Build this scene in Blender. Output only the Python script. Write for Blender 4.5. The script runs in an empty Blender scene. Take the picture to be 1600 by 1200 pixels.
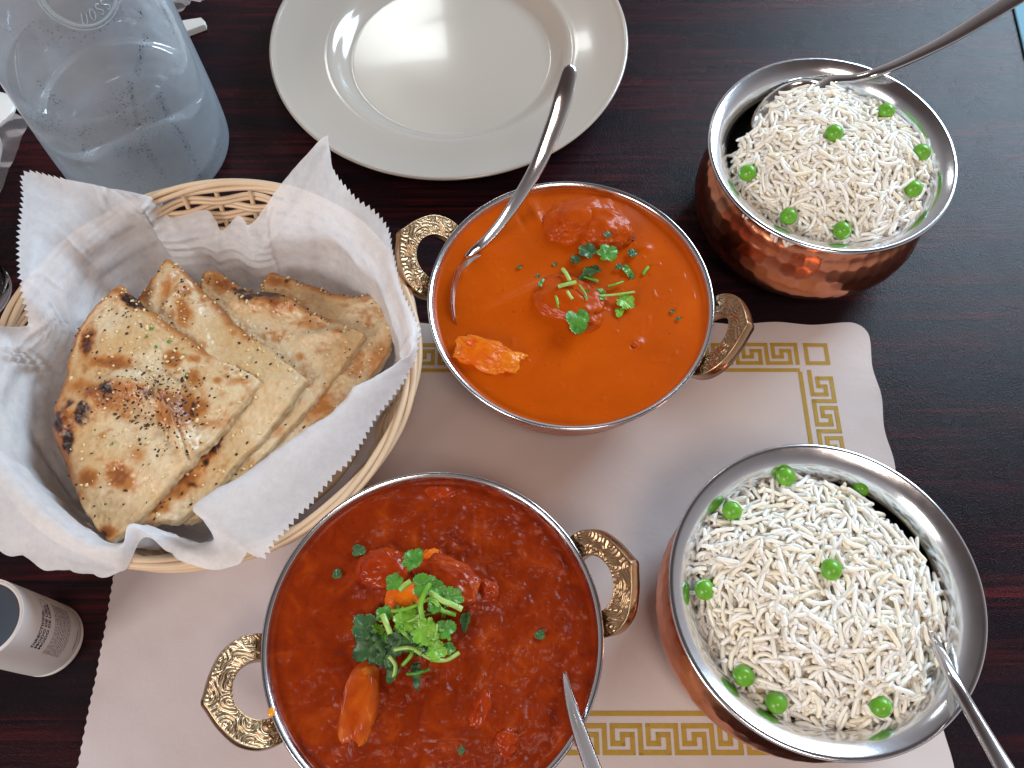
import bpy, math, random
import numpy as np
from mathutils import Vector, Matrix

# ------------------------------------------------------------------ camera, world, lamps
scene = bpy.context.scene
COL = scene.collection
F, TILT, CAMH = 1350.0, math.radians(25), 0.42
cd = bpy.data.cameras.new('camera'); cam = bpy.data.objects.new('camera', cd); COL.objects.link(cam)
cam.location = (0, 0, CAMH); cam.rotation_euler = (TILT, 0, 0)
cd.sensor_width = 36; cd.lens = 36 * F / 1600; cd.clip_start = 0.01; cd.clip_end = 50
scene.camera = cam
w = bpy.data.worlds.new("World"); scene.world = w; w.use_nodes = True
wn = w.node_tree.nodes; wl = w.node_tree.links
bg = wn['Background']
tc = wn.new('ShaderNodeTexCoord'); sx = wn.new('ShaderNodeSeparateXYZ'); wl.new(tc.outputs['Generated'], sx.inputs[0])
wr = wn.new('ShaderNodeValToRGB'); wl.new(sx.outputs['Z'], wr.inputs[0])
wr.color_ramp.elements[0].position = 0.0; wr.color_ramp.elements[0].color = (0.74, 0.70, 0.72, 1)
wr.color_ramp.elements[1].position = 0.9; wr.color_ramp.elements[1].color = (0.085, 0.062, 0.058, 1)
wl.new(wr.outputs[0], bg.inputs[0]); bg.inputs[1].default_value = 0.75
def area(name, loc, target, sx_, sy_, power, color):
    l = bpy.data.lights.new(name, 'AREA'); l.shape = 'RECTANGLE'; l.size = sx_; l.size_y = sy_
    l.energy = power; l.color = color
    o = bpy.data.objects.new(name, l); COL.objects.link(o); o.location = loc
    d = Vector(target) - Vector(loc); o.rotation_euler = d.to_track_quat('-Z', 'Y').to_euler()
area('window_light', (1.15, 1.35, 0.92), (0.1, 0.2, 0), 0.9, 0.65, 38, (0.64, 0.83, 1.0))
area('far_window_light', (-0.31, 2.15, 1.62), (-0.08, 0.42, 0), 0.20, 0.11, 0.9, (0.95, 1.0, 0.97))
area('side_fill_light', (-1.10, -0.85, 0.95), (-0.1, 0.2, 0), 0.6, 0.6, 15, (1.0, 0.95, 0.91))  # added fill from front left, set where its sheen misses the table
area('room_light', (0.25, -0.6, 1.7), (0, 0.2, 0), 0.45, 0.45, 9, (1.0, 0.82, 0.72))
scene.view_settings.view_transform = 'Standard'; scene.view_settings.look = 'None'
scene.view_settings.gamma = 1; scene.view_settings.exposure = 0.15
scene.render.engine = 'CYCLES'
scene.cycles.transparent_max_bounces = 16; scene.cycles.max_bounces = 12
scene.render.resolution_x = 1024; scene.render.resolution_y = 768

rng = np.random.default_rng(7); random.seed(5)
CT, ST = math.cos(TILT), math.sin(TILT)
def P(px, py, z=0.0):
    """world point at height z seen at photograph pixel (px, py)"""
    v = (600 - py) / F; h = (px - 800) / F
    D = (CAMH - z) / (CT - v * ST)
    return np.array([h * D, D * (ST + v * CT), z])
def proj(X):
    x, y, z = X[..., 0], X[..., 1], X[..., 2] - CAMH
    u = y * CT + z * ST; d = y * ST - z * CT
    return 800 + F * x / d, 600 - F * u / d
def fit_circle(x0, x1, y0, y1, z):
    th = np.linspace(0, 2 * np.pi, 240)
    p = np.array([*P((x0 + x1) / 2, y0 if y1 is None else y1 if y0 is None else (y0 + y1) / 2, z)[:2], (x1 - x0) / 2 / F * .4])
    def res(p):
        a, b = proj(np.stack([p[0] + p[2] * np.cos(th), p[1] + p[2] * np.sin(th), 0 * th + z], -1))
        r = [a.min() - x0, a.max() - x1]
        if y0 is not None: r.append(b.min() - y0)
        if y1 is not None: r.append(b.max() - y1)
        return np.array(r)
    for _ in range(30):
        r = res(p); J = np.stack([(res(p + np.eye(3)[k] * 1e-5) - r) / 1e-5 for k in range(3)], 1)
        p = p - np.linalg.lstsq(J, r, rcond=None)[0]
    return p

# ------------------------------------------------------------------ noise
def _hash(i, j, k, s):
    n = (i * 374761393 + j * 668265263 + k * 2147483647 + s * 1274126177) & 0xffffffff
    n = ((n ^ (n >> 13)) * 1274126177) & 0xffffffff
    return ((n ^ (n >> 16)) & 0xffff) / 65535.0
def vnoise(x, y, z=0.0, s=0):
    x = np.asarray(x, float); y = np.asarray(y, float); z = np.asarray(z, float) + 0 * x
    i, j, k = np.floor(x).astype(np.int64), np.floor(y).astype(np.int64), np.floor(z).astype(np.int64)
    fx, fy, fz = x - i, y - j, z - k
    fx, fy, fz = [t * t * (3 - 2 * t) for t in (fx, fy, fz)]
    r = 0
    for a in (0, 1):
        for b in (0, 1):
            for c in (0, 1):
                r = r + _hash(i + a, j + b, k + c, s) * (fx if a else 1 - fx) * (fy if b else 1 - fy) * (fz if c else 1 - fz)
    return r * 2 - 1
def fbm(x, y, z=0.0, o=4, s=0):
    r = 0; a = 1; t = 0
    for q in range(o):
        r = r + a * vnoise(np.asarray(x) * 2 ** q + 17.3 * q, np.asarray(y) * 2 ** q - 9.1 * q, np.asarray(z) * 2 ** q, s + q); t += a; a *= .5
    return r / t
def ridged(x, y, s=0, o=3):
    r = 0; a = 1; t = 0
    for q in range(o):
        r = r + a * (1 - 2 * np.abs(vnoise(np.asarray(x) * 2 ** q + 5.1 * q, np.asarray(y) * 2 ** q, 0.3, s + q))); t += a; a *= .5
    return r / t
def sstep(a, b, x):
    t = np.clip((x - a) / (b - a), 0, 1); return t * t * (3 - 2 * t)

# ------------------------------------------------------------------ objects
def empty(name, label, cat, loc=(0, 0, 0), group=None):
    o = bpy.data.objects.new(name, None); COL.objects.link(o); o.location = loc; o.empty_display_size = .01
    o['label'] = label; o['category'] = cat
    if group: o['group'] = group
    return o
def tag(o, label, cat, group=None, kind=None):
    if label: o['label'] = label
    if cat: o['category'] = cat
    if group: o['group'] = group
    if kind: o['kind'] = kind
    return o
def mesh(name, v, f, mat, parent=None, origin=None, smooth=True, cols=None, world=True, kind=None):
    """v in world coordinates; origin (or the parent's place) is subtracted"""
    v = np.asarray(v, float)
    if parent is not None and origin is None:
        q = parent; origin = np.zeros(3)
        while q is not None:
            origin = origin + np.array(q.location); q = q.parent
        v = v - origin; loc = (0, 0, 0)
    elif parent is None and origin is not None:
        v = v - np.array(origin); loc = origin
    else: loc = (0, 0, 0)
    me = bpy.data.meshes.new(name)
    if isinstance(f, np.ndarray):
        n = f.shape[1]
        me.vertices.add(len(v)); me.vertices.foreach_set('co', v.astype(np.float32).ravel())
        me.loops.add(f.size); me.loops.foreach_set('vertex_index', f.astype(np.int32).ravel())
        me.polygons.add(len(f)); me.polygons.foreach_set('loop_start', np.arange(0, f.size, n, dtype=np.int32))
        me.update(calc_edges=True)
    else:
        me.from_pydata([tuple(a) for a in v], [], [tuple(int(i) for i in a) for a in f])
    me.validate()
    if smooth: me.polygons.foreach_set('use_smooth', [True] * len(me.polygons))
    if cols is not None:
        a = me.color_attributes.new('Col', 'FLOAT_COLOR', 'POINT')
        c = np.ones((len(v), 4), np.float32); c[:, :3] = cols; a.data.foreach_set('color', c.ravel())
    me.materials.append(mat); me.update()
    o = bpy.data.objects.new(name, me); COL.objects.link(o)
    if parent is not None: o.parent = parent
    o.location = loc
    if kind: o['kind'] = kind
    return o
def grid_faces(n, m, wrap_n=False, wrap_m=False, off=0):
    a = np.arange(n if wrap_n else n - 1); b = np.arange(m if wrap_m else m - 1)
    A, B = np.meshgrid(a, b, indexing='ij'); A = A.ravel(); B = B.ravel()
    A2 = (A + 1) % n; B2 = (B + 1) % m
    return np.stack([A * m + B, A2 * m + B, A2 * m + B2, A * m + B2], 1) + off
def lathe(profile, segs=96, center=(0, 0, 0), disp=None):
    pr = np.asarray(profile, float); th = np.linspace(0, 2 * np.pi, segs, endpoint=False)
    TH, R = np.meshgrid(th, pr[:, 0], indexing='ij'); _, Z = np.meshgrid(th, pr[:, 1], indexing='ij')
    if disp is not None: R = R + disp(TH, R, Z)
    v = np.stack([R * np.cos(TH) + center[0], R * np.sin(TH) + center[1], Z + center[2]], -1).reshape(-1, 3)
    return v, grid_faces(segs, len(pr), wrap_n=True)
def catmull(pts, n, closed=False):
    pts = np.asarray(pts, float); N = len(pts)
    segs = N if closed else N - 1; out = []
    for i in range(segs):
        if closed: p0, p1, p2, p3 = pts[(i - 1) % N], pts[i], pts[(i + 1) % N], pts[(i + 2) % N]
        else: p0, p1, p2, p3 = pts[max(i - 1, 0)], pts[i], pts[i + 1], pts[min(i + 2, N - 1)]
        t = np.linspace(0, 1, n, endpoint=False)[:, None]
        out.append(.5 * (2 * p1 + (p2 - p0) * t + (2 * p0 - 5 * p1 + 4 * p2 - p3) * t ** 2 + (3 * p1 - p0 - 3 * p2 + p3) * t ** 3))
    if not closed: out.append(pts[-1:])
    return np.concatenate(out)
def sweep(path, w, t, seg=12, up=(0, 0, 1), closed=False, power=2.0, caps=True):
    """elliptic section sweep; w half width sideways, t half thickness (scalar or per point)"""
    p = np.asarray(path, float); n = len(p)
    w = np.broadcast_to(np.asarray(w, float), (n,)); t = np.broadcast_to(np.asarray(t, float), (n,))
    if closed: T = np.roll(p, -1, 0) - np.roll(p, 1, 0)
    else: T = np.gradient(p, axis=0)
    T /= np.linalg.norm(T, axis=1)[:, None] + 1e-12
    up = np.broadcast_to(np.asarray(up, float), p.shape)
    S = np.cross(T, up); S /= np.linalg.norm(S, axis=1)[:, None] + 1e-12
    U = np.cross(S, T)
    a = np.linspace(0, 2 * np.pi, seg, endpoint=False)
    ca, sa = np.cos(a), np.sin(a); e = 2 / power
    ca = np.sign(ca) * np.abs(ca) ** e; sa = np.sign(sa) * np.abs(sa) ** e
    v = p[:, None] + S[:, None] * (w[:, None] * ca)[..., None] + U[:, None] * (t[:, None] * sa)[..., None]
    f = grid_faces(n, seg, wrap_n=closed, wrap_m=True)[:, ::-1]
    v = v.reshape(-1, 3)
    if caps and not closed:
        f = [tuple(q) for q in f] + [tuple(range(seg)), tuple(range((n - 1) * seg, n * seg))[::-1]]
    return v, f
def join(parts):
    V = []; Fc = []; o = 0
    for v, f in parts:
        V.append(np.asarray(v)); Fc += [tuple(int(i) + o for i in q) for q in f]; o += len(v)
    return np.concatenate(V), Fc
def ico(sub=3):
    import bmesh
    bm = bmesh.new(); bmesh.ops.create_icosphere(bm, subdivisions=sub, radius=1)
    v = np.array([x.co[:] for x in bm.verts]); f = np.array([[x.index for x in q.verts] for q in bm.faces]); bm.free()
    return v, f

# ------------------------------------------------------------------ materials
def M(name, color=(.5, .5, .5), rough=.5, metal=0, **k):
    m = bpy.data.materials.new(name); m.use_nodes = True
    b = m.node_tree.nodes['Principled BSDF']
    b.inputs['Base Color'].default_value = (*color, 1); b.inputs['Roughness'].default_value = rough; b.inputs['Metallic'].default_value = metal
    for a, val in k.items():
        b.inputs[{'ior': 'IOR', 'coat': 'Coat Weight', 'coat_rough': 'Coat Roughness', 'trans': 'Transmission Weight', 'alpha': 'Alpha', 'spec': 'Specular IOR Level', 'sss': 'Subsurface Weight', 'sheen': 'Sheen Weight'}[a]].default_value = val
    if 'sss' in k:
        b.inputs['Subsurface Radius'].default_value = (1, .6, .3); b.inputs['Subsurface Scale'].default_value = .002
    return m
class NT:
    def __init__(s, m): s.m = m; s.t = m.node_tree; s.b = s.t.nodes['Principled BSDF']
    def n(s, typ, **k):
        q = s.t.nodes.new('ShaderNode' + typ)
        for a, v in k.items():
            if a in q.inputs: q.inputs[a].default_value = v
            else: setattr(q, a, v)
        return q
    def l(s, a, b): s.t.links.new(a, b)
    def coord(s, scale=(1, 1, 1), kind='Object'):
        c = s.n('TexCoord'); mp = s.n('Mapping'); mp.inputs['Scale'].default_value = scale
        s.l(c.outputs[kind], mp.inputs[0]); return mp.outputs[0]
    def noise(s, vec, scale, detail=4, rough=.5, dist=0):
        q = s.n('TexNoise'); q.inputs['Scale'].default_value = scale; q.inputs['Detail'].default_value = detail
        q.inputs['Roughness'].default_value = rough; q.inputs['Distortion'].default_value = dist
        s.l(vec, q.inputs['Vector']); return q.outputs['Fac']
    def ramp(s, fac, stops):
        q = s.n('ValToRGB'); e = q.color_ramp.elements
        while len(e) < len(stops): e.new(.5)
        for x, (p, c) in zip(e, stops): x.position = p; x.color = (*c, 1) if len(c) == 3 else c
        s.l(fac, q.inputs[0]); return q.outputs[0]
    def mix(s, fac, a, b, mode='MIX'):
        q = s.n('Mix', data_type='RGBA', blend_type=mode)
        for i, x in ((0, fac), (6, a), (7, b)):
            if hasattr(x, 'is_linked'): s.l(x, q.inputs[i])
            elif i == 0: q.inputs[0].default_value = x
            else: q.inputs[i].default_value = (*x, 1)
        return q.outputs[2]
    def math(s, op, a, b=0.0):
        q = s.n('Math', operation=op)
        for i, x in enumerate((a, b)):
            if hasattr(x, 'is_linked'): s.l(x, q.inputs[i])
            else: q.inputs[i].default_value = x
        return q.outputs[0]
    def bump(s, h, dist, strength=1.0, prev=None):
        q = s.n('Bump'); q.inputs['Distance'].default_value = dist; q.inputs['Strength'].default_value = strength
        s.l(h, q.inputs['Height'])
        if prev is not None: s.l(prev, q.inputs['Normal'])
        s.l(q.outputs[0], s.b.inputs['Normal']); return q.outputs[0]
    def base(s, c): s.l(c, s.b.inputs['Base Color'])
    def rough(s, c): s.l(c, s.b.inputs['Roughness'])

# dark mahogany laminate with fine horizontal grain
m_table = M('mahogany_laminate', rough=.26, spec=.15); t = NT(m_table)
v1 = t.coord((3.6, 105, 3)); g1 = t.noise(v1, 3.0, 6, .6, .6)
v2 = t.coord((14, 420, 14)); g2 = t.noise(v2, 2.2, 4, .6)
v3 = t.coord((2.0, 16, 2)); g3 = t.noise(v3, 2.4, 3, .5, 1.0)
c = t.ramp(g1, [(.36, (.007, .004, .006)), (.50, (.030, .008, .010)), (.64, (.080, .012, .015))])
c = t.mix(t.ramp(g3, [(.4, (0, 0, 0)), (.65, (1, 1, 1))]), (.011, .007, .010), c)
c2 = t.mix(t.math('MULTIPLY', t.ramp(g2, [(.5, (0, 0, 0)), (.75, (1, 1, 1))]), .6), c, (.006, .004, .006))
t.base(c2)
vv = t.coord((1, 1, 1)); sp = t.n('TexVoronoi'); sp.inputs['Scale'].default_value = 1500; t.l(vv, sp.inputs['Vector'])
nb = t.noise(vv, 2000, 2, .6)
hh = t.math('ADD', t.math('MULTIPLY', sp.outputs['Distance'], .7), nb)
t.bump(hh, .00018, .7)
t.rough(t.math('ADD', t.math('MULTIPLY', t.noise(vv, 40, 3), .10), .22))

m_mat = M('placemat_paper', (.44, .375, .36), .55, spec=.2); t = NT(m_mat)
vv = t.coord(); n1 = t.noise(vv, 28, 4, .55, .8); n2 = t.noise(vv, 900, 2, .5)
t.base(t.mix(t.ramp(t.noise(vv, 12, 3), [(.3, (0, 0, 0)), (.7, (1, 1, 1))]), (.61, .545, .515), (.56, .51, .50)))
b1 = t.bump(n1, .0016, .35); t.bump(n2, .0001, .35, b1)
m_ink = M('gold_ink', (.42, .27, .035), .5, spec=.3); t = NT(m_ink)
t.base(t.mix(t.noise(t.coord(), 300, 3), (.47, .31, .045), (.36, .225, .03)))

def metal(name, col, rough, scr=.06, bumpd=0, col2=None):
    m = M(name, col, rough, 1); t = NT(m); vv = t.coord()
    n = t.noise(vv, 90, 5, .65)
    t.rough(t.math('ADD', t.math('MULTIPLY', n, scr * 2), rough - scr))
    if col2: t.base(t.mix(t.ramp(t.noise(vv, 55, 4, .6), [(.35, (0, 0, 0)), (.7, (1, 1, 1))]), col, col2))
    if bumpd: t.bump(t.noise(vv, 220, 3), bumpd, .5)
    return m
m_steel = metal('polished_steel', (.74, .75, .78), .17, .06, .00006)
m_steel_in = metal('steel_lining', (.50, .51, .50), .2, .06, .00008)
m_spoon = metal('spoon_steel', (.66, .64, .64), .12, .04)
m_copper = metal('hammered_copper', (.74, .30, .16), .22, .07, .00006, (.58, .20, .11))
m_brass = metal('antique_brass', (.48, .34, .20), .34, .06, .00008, (.34, .21, .12)); 
m_brass_edge = metal('brass_edge', (.50, .30, .17), .24, .06)

def paper_liner():
    m = M('waxed_paper', (.86, .88, .93), .42, spec=.35); t = NT(m); vv = t.coord()
    n1 = t.noise(vv, 260, 5, .7); n2 = t.noise(vv, 45, 3, .5, .5)
    t.base(t.mix(t.ramp(n1, [(.38, (0, 0, 0)), (.62, (1, 1, 1))]), (.90, .91, .94), (.94, .95, .97)))
    b1 = t.bump(n2, .0015, .25); t.bump(n1, .0002, .4, b1)
    tr = t.n('BsdfTranslucent'); tr.inputs[0].default_value = (.86, .86, .90, 1)
    tp = t.n('BsdfTransparent'); tp.inputs[0].default_value = (.93, .92, .92, 1)
    mx = t.n('MixShader'); mx.inputs[0].default_value = .33; t.l(t.b.outputs[0], mx.inputs[1]); t.l(tr.outputs[0], mx.inputs[2])
    m2 = t.n('MixShader'); t.l(t.math('ADD', t.math('MULTIPLY', n1, -.22), .34), m2.inputs[0]); t.l(mx.outputs[0], m2.inputs[1]); t.l(tp.outputs[0], m2.inputs[2])
    t.l(m2.outputs[0], t.t.nodes['Material Output'].inputs[0]); return m
m_paper = paper_liner()
def attr_mat(name, rough, scale=600, bd=.00015, bs=.5, **k):
    m = M(name, rough=rough, **k); t = NT(m); a = t.n('Attribute'); a.attribute_name = 'Col'
    vv = t.coord(); n = t.noise(vv, scale, 4, .6)
    t.base(t.mix(1.0, a.outputs['Color'], t.ramp(n, [(.2, (.82, .80, .78)), (.8, (1.0, 1.0, 1.0))]), 'MULTIPLY'))
    if bd: t.bump(n, bd, bs)
    return m
m_naan = attr_mat('baked_bread', .33, 420, .0005, .5, spec=.5, sss=.1)
m_reed = M('wicker_reed', (.74, .52, .33), .45); t = NT(m_reed)
t.base(t.mix(t.noise(t.coord((1, 1, 1)), 60, 4), (.74, .56, .38), (.56, .38, .23))); t.bump(t.noise(t.coord(), 900, 2), .0001, .3)
def sauce(name, c1, c2, c3, sc, rough, bd, coat):
    m = M(name, rough=rough, coat=coat, coat_rough=.10, spec=.14); t = NT(m); vv = t.coord()
    a = t.ramp(t.noise(vv, sc, 5, .6, .7), [(.3, c1), (.55, c2), (.78, c3)])
    sp = t.ramp(t.noise(vv, 420, 2, .5), [(.68, (0, 0, 0)), (.73, (1, 1, 1))])
    a = t.mix(t.math('MULTIPLY', sp, .35), a, tuple(x * .35 for x in c1)); t.base(a)
    b1 = t.bump(t.noise(vv, 60, 4, .6), bd * 3, .4); t.bump(t.noise(vv, 380, 3, .6), bd, .5, b1); return m
m_sauce1 = sauce('orange_cream_sauce', (.40, .060, .0012), (.46, .070, .0015), (.52, .084, .002), 26, .27, .00008, .03)
m_sauce2 = sauce('red_tomato_gravy', (.155, .013, .0015), (.225, .022, .002), (.34, .048, .004), 75, .30, .0004, .0)
m_chunk1 = sauce('sauced_paneer', (.38, .048, .0015), (.43, .062, .002), (.50, .090, .003), 60, .28, .0003, .05)
m_chunk2 = sauce('sauced_chicken', (.24, .018, .002), (.34, .034, .003), (.50, .10, .010), 110, .28, .0004, .2)
m_potato = sauce('sauced_potato', (.62, .08, .003), (.70, .16, .006), (.78, .28, .015), 120, .28, .0003, .2)
m_shrimp = sauce('pale_yellow_chunk', (.28, .024, .002), (.46, .075, .005), (.80, .42, .07), 60, .28, .0003, .2)
m_oil = M('orange_oil', (.75, .30, .02), .15, coat=.5)
m_rice = M('cooked_rice', (.86, .82, .74), .3, spec=.4, sss=.35); t = NT(m_rice); t.b.inputs['Subsurface Radius'].default_value = (1, .95, .85); t.b.inputs['Subsurface Scale'].default_value = .0014
a = t.n('Attribute'); a.attribute_name = 'Col'; t.base(a.outputs['Color'])
def greens(name, c1, c2, rough=.4, sc=90, bd=.0003, **k):
    m = M(name, rough=rough, **k); t = NT(m); vv = t.coord(); n = t.noise(vv, sc, 4, .6)
    t.base(t.ramp(n, [(.3, c1), (.7, c2)])); t.bump(t.noise(vv, sc * 4, 3), bd, .5); return m
m_pea = greens('green_pea', (.08, .29, .010), (.17, .44, .02), .34, 150, .0002, coat=.15, sss=.15)
m_leaf = greens('cilantro_green', (.035, .15, .012), (.10, .30, .03), .35, 200)
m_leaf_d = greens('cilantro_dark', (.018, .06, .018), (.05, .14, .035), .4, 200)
m_leaf_l = greens('cilantro_bright', (.10, .29, .015), (.21, .44, .035), .35, 200)
m_stem = greens('cilantro_stem', (.20, .40, .05), (.42, .58, .16), .35, 200)
m_china = M('cream_china', (.44, .39, .335), .12, spec=.5, coat=.3, coat_rough=.04)
m_garlic = M('garlic_bits', (.80, .62, .34), .35); m_herb = M('dried_herb', (.045, .018, .010), .6); m_chive = M('green_herb_flake', (.10, .24, .03), .5)

# ------------------------------------------------------------------ table and placemat
def mesh_grid(xs, ys, zf, name, mat, **k):
    X, Y = np.meshgrid(xs, ys, indexing='ij'); v = np.stack([X, Y, zf(X, Y)], -1).reshape(-1, 3)
    return mesh(name, v, grid_faces(len(xs), len(ys)), mat, **k)
tb = mesh_grid(np.linspace(-.62, .60, 3), np.linspace(-.30, .80, 3), lambda x, y: 0 * x, 'tabletop', m_table); tb['kind'] = 'structure'
v, f = join([(np.array([[-.62, -.30, -.03], [.60, -.30, -.03], [.60, .80, -.03], [-.62, .80, -.03], [-.62, -.30, -.0005], [.60, -.30, -.0005], [.60, .80, -.0005], [-.62, .80, -.0005]]),
              [(0, 3, 2, 1), (4, 5, 6, 7), (0, 1, 5, 4), (1, 2, 6, 5), (2, 3, 7, 6), (3, 0, 4, 7)])])
tc_ = mesh('tabletop_core', v, f, m_table, smooth=False); tc_['kind'] = 'structure'

MX0, MX1, MY0, MY1 = -.1905, .1960, -.0015, .2330
def mat_h(x, y):
    d = np.minimum(np.minimum(x - MX0, MX1 - x), np.minimum(y - MY0, MY1 - y))
    e = np.exp(-np.clip(d, 0, 1) / .012)
    return .0009 + .0006 * fbm(x * 22, y * 22, 0, 3, 3) + .0009 * e * (fbm(x * 45, y * 45, 0, 2, 9) + .6)
def mat_outline(n=1200):
    # scalloped rounded rectangle
    pts = []; r = .010
    path = [(MX0 + r, MY0), (MX1 - r, MY0), 'c', (MX1, MY0 + r), (MX1, MY1 - r), 'c', (MX1 - r, MY1), (MX0 + r, MY1), 'c', (MX0, MY1 - r), (MX0, MY0 + r), 'c']
    def side(a, b, nrm, n, k):
        s = np.linspace(0, 1, n, endpoint=False)[:, None]; p = np.array(a) * (1 - s) + np.array(b) * s
        return p + np.array(nrm) * (-.0016 * (1 - np.cos(2 * np.pi * s * k)) / 2)
    def arc(c, a0, n=40):
        a = np.linspace(a0, a0 + np.pi / 2, n, endpoint=False); return np.stack([c[0] + r * np.cos(a), c[1] + r * np.sin(a)], 1)
    return np.concatenate([side((MX0 + r, MY0), (MX1 - r, MY0), (0, -1), 300, 9), arc((MX1 - r, MY0 + r), -np.pi / 2),
        side((MX1, MY0 + r), (MX1, MY1 - r), (1, 0), 200, 6), arc((MX1 - r, MY1 - r), 0),
        side((MX1 - r, MY1), (MX0 + r, MY1), (0, 1), 300, 9), arc((MX0 + r, MY1 - r), np.pi / 2),
        side((MX0, MY1 - r), (MX0, MY0 + r), (-1, 0), 200, 6), arc((MX0 + r, MY0 + r), np.pi)])
mo = mat_outline(); mc = np.array([(MX0 + MX1) / 2, (MY0 + MY1) / 2])
rr = np.concatenate([np.linspace(.02, .9, 60), np.linspace(.91, 1, 24)])
XY = mc + (mo[:, None] - mc) * rr[None, :, None]
v = np.concatenate([XY, mat_h(XY[..., 0], XY[..., 1])[..., None]], -1).reshape(-1, 3)
f = [tuple(q) for q in grid_faces(len(mo), len(rr), wrap_n=True)] + [tuple(range(0, len(v), len(rr)))]
placemat = empty('placemat', 'white paper placemat with scalloped edge and gold Greek key border under the bowls', 'placemat', (mc[0], mc[1], 0))
mesh('paper_sheet', v, f, m_mat, placemat)
bars = []
def bar(x0, y0, x1, y1):
    x0, x1 = min(x0, x1), max(x0, x1); y0, y1 = min(y0, y1), max(y0, y1)
    nx = max(2, int((x1 - x0) / .0008) + 1); ny = max(2, int((y1 - y0) / .0008) + 1)
    X, Y = np.meshgrid(np.linspace(x0, x1, nx), np.linspace(y0, y1, ny), indexing='ij')
    bars.append((np.stack([X, Y, mat_h(X, Y) + .00022], -1).reshape(-1, 3), [tuple(q) for q in grid_faces(nx, ny)]))
LW = .0021
def hseg(a, b, w=LW):
    h = w / 2; bar(min(a[0], b[0]) - h, min(a[1], b[1]) - h, max(a[0], b[0]) + h, max(a[1], b[1]) + h)
KX = [0, .225, .5, .775, 1.0]; KY = [0, 1 / 3, 2 / 3, 1]; PITCH = .01615; BH = .0132 - LW
def key_path(n):
    pts = [(0.0, 1.0), (0, 0)]
    out = []
    for i in range(n):
        o = i; out += [(o, 0), (o + KX[3], 0), (o + KX[3], KY[2]), (o + KX[2], KY[2]), (o + KX[2], KY[1]), (o + KX[1], KY[1]), (o + KX[1], 1), (o + 1, 1), (o + 1, 0)]
    return [(0, .0)] + out
def key_band(n, fn):
    p = key_path(n)
    for a, b in zip(p[:-1], p[1:]):
        if a != b: hseg(fn(*a), fn(*b))
# inner line frame
IX0, IX1, IY0, IY1 = -.1500, .1550, .0302, .2035
bar(IX0, IY0 - LW / 2, IX1, IY0 + LW / 2); bar(IX0, IY1 - LW / 2, IX1, IY1 + LW / 2)
bar(IX1 - LW / 2 , IY0 + LW / 2, IX1 + LW / 2, IY1 - LW / 2); bar(IX0 - LW / 2, IY0 + LW / 2, IX0 + LW / 2, IY1 - LW / 2)
topx = .1545 - 18 * PITCH
key_band(18, lambda s, q: (topx + s * PITCH, .2077 + q * BH))
key_band(18, lambda s, q: (topx + s * PITCH, .0138 + q * BH))
n_side = 10; sp_ = (IY1 - IY0 - .002) / n_side
key_band(n_side, lambda s, q: (.1600 + q * BH, IY1 - .001 - s * sp_))
key_band(n_side, lambda s, q: (-.1660 + q * BH, IY1 - .001 - s * sp_))
for cx in (.1600, -.1660):
    for cy in (.2077, .0138):
        a, b, h = cx, cy, BH
        for s0, s1 in (((a, b), (a + h, b)), ((a + h, b), (a + h, b + h)), ((a, b + h), (a + h, b + h)), ((a, b), (a, b + h))): hseg(s0, s1)
v, f = join(bars)
mesh('printed_border', v, f, m_ink, placemat, smooth=False)

# plain sheet over the left part of the placemat
nx0, nx1, ny0, ny1 = -.1925, -.0745, -.0050, .150
def nap_h(x, y): return mat_h(x, y) + .0011 + .0005 * fbm(x * 30, y * 30, 0, 3, 44)
us = np.linspace(0, 1, 260); vs = np.linspace(0, 1, 260); U, V_ = np.meshgrid(us, vs, indexing='ij')
X = nx0 + (nx1 - nx0) * U; Y = ny0 + (ny1 - ny0) * V_; X = X + .0003 * np.sin(Y * 1500) * (1 - U) ** 30 + .0012 * fbm(Y * 20, 0 * Y, 0, 2, 4) * (1 - U)
nz = nap_h(X, Y); nz = np.maximum(nz, .0016); tops = np.stack([X, Y, nz], -1).reshape(-1, 3)
m_nap = M('plain_paper', (.58, .52, .53), .6, spec=.2); t = NT(m_nap); vv = t.coord(); t.bump(t.noise(vv, 1400, 2), .0001, .5, t.bump(t.noise(vv, 40, 4, .6), .0014, .3))
o_ = mesh('paper_napkin', tops, grid_faces(260, 260), m_nap, origin=(-.13, .07, .001)); tag(o_, 'plain white paper sheet under the basket, covering the left part of the placemat', 'paper')

# ------------------------------------------------------------------ plate
px_, py_, pr_ = fit_circle(421, 981, None, 280, .020)
plate = empty('dinner_plate', 'empty round cream china plate at the top of the table', 'plate', (px_, py_, 0))
k = pr_
prof = np.concatenate([[(0, .0030), (.3 * k, .0030)], catmull([(.555 * k, .0030), (.585 * k, .0034), (.62 * k, .0060), (.655 * k, .0095), (.685 * k, .0114), (.73 * k, .0122), (.85 * k, .0150), (.955 * k, .0188), (.985 * k, .0203), (k, .0200), (k * 1.0, .0188), (.975 * k, .0172), (.85 * k, .0122), (.70 * k, .0085), (.63 * k, .0020), (.58 * k, .0006), (.55 * k, .0006), (.53 * k, .0016), (0, .0016)], 8)])
v, f = lathe(prof, 160, (px_, py_, 0)); mesh('china_body', v, f, m_china, plate)

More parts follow.
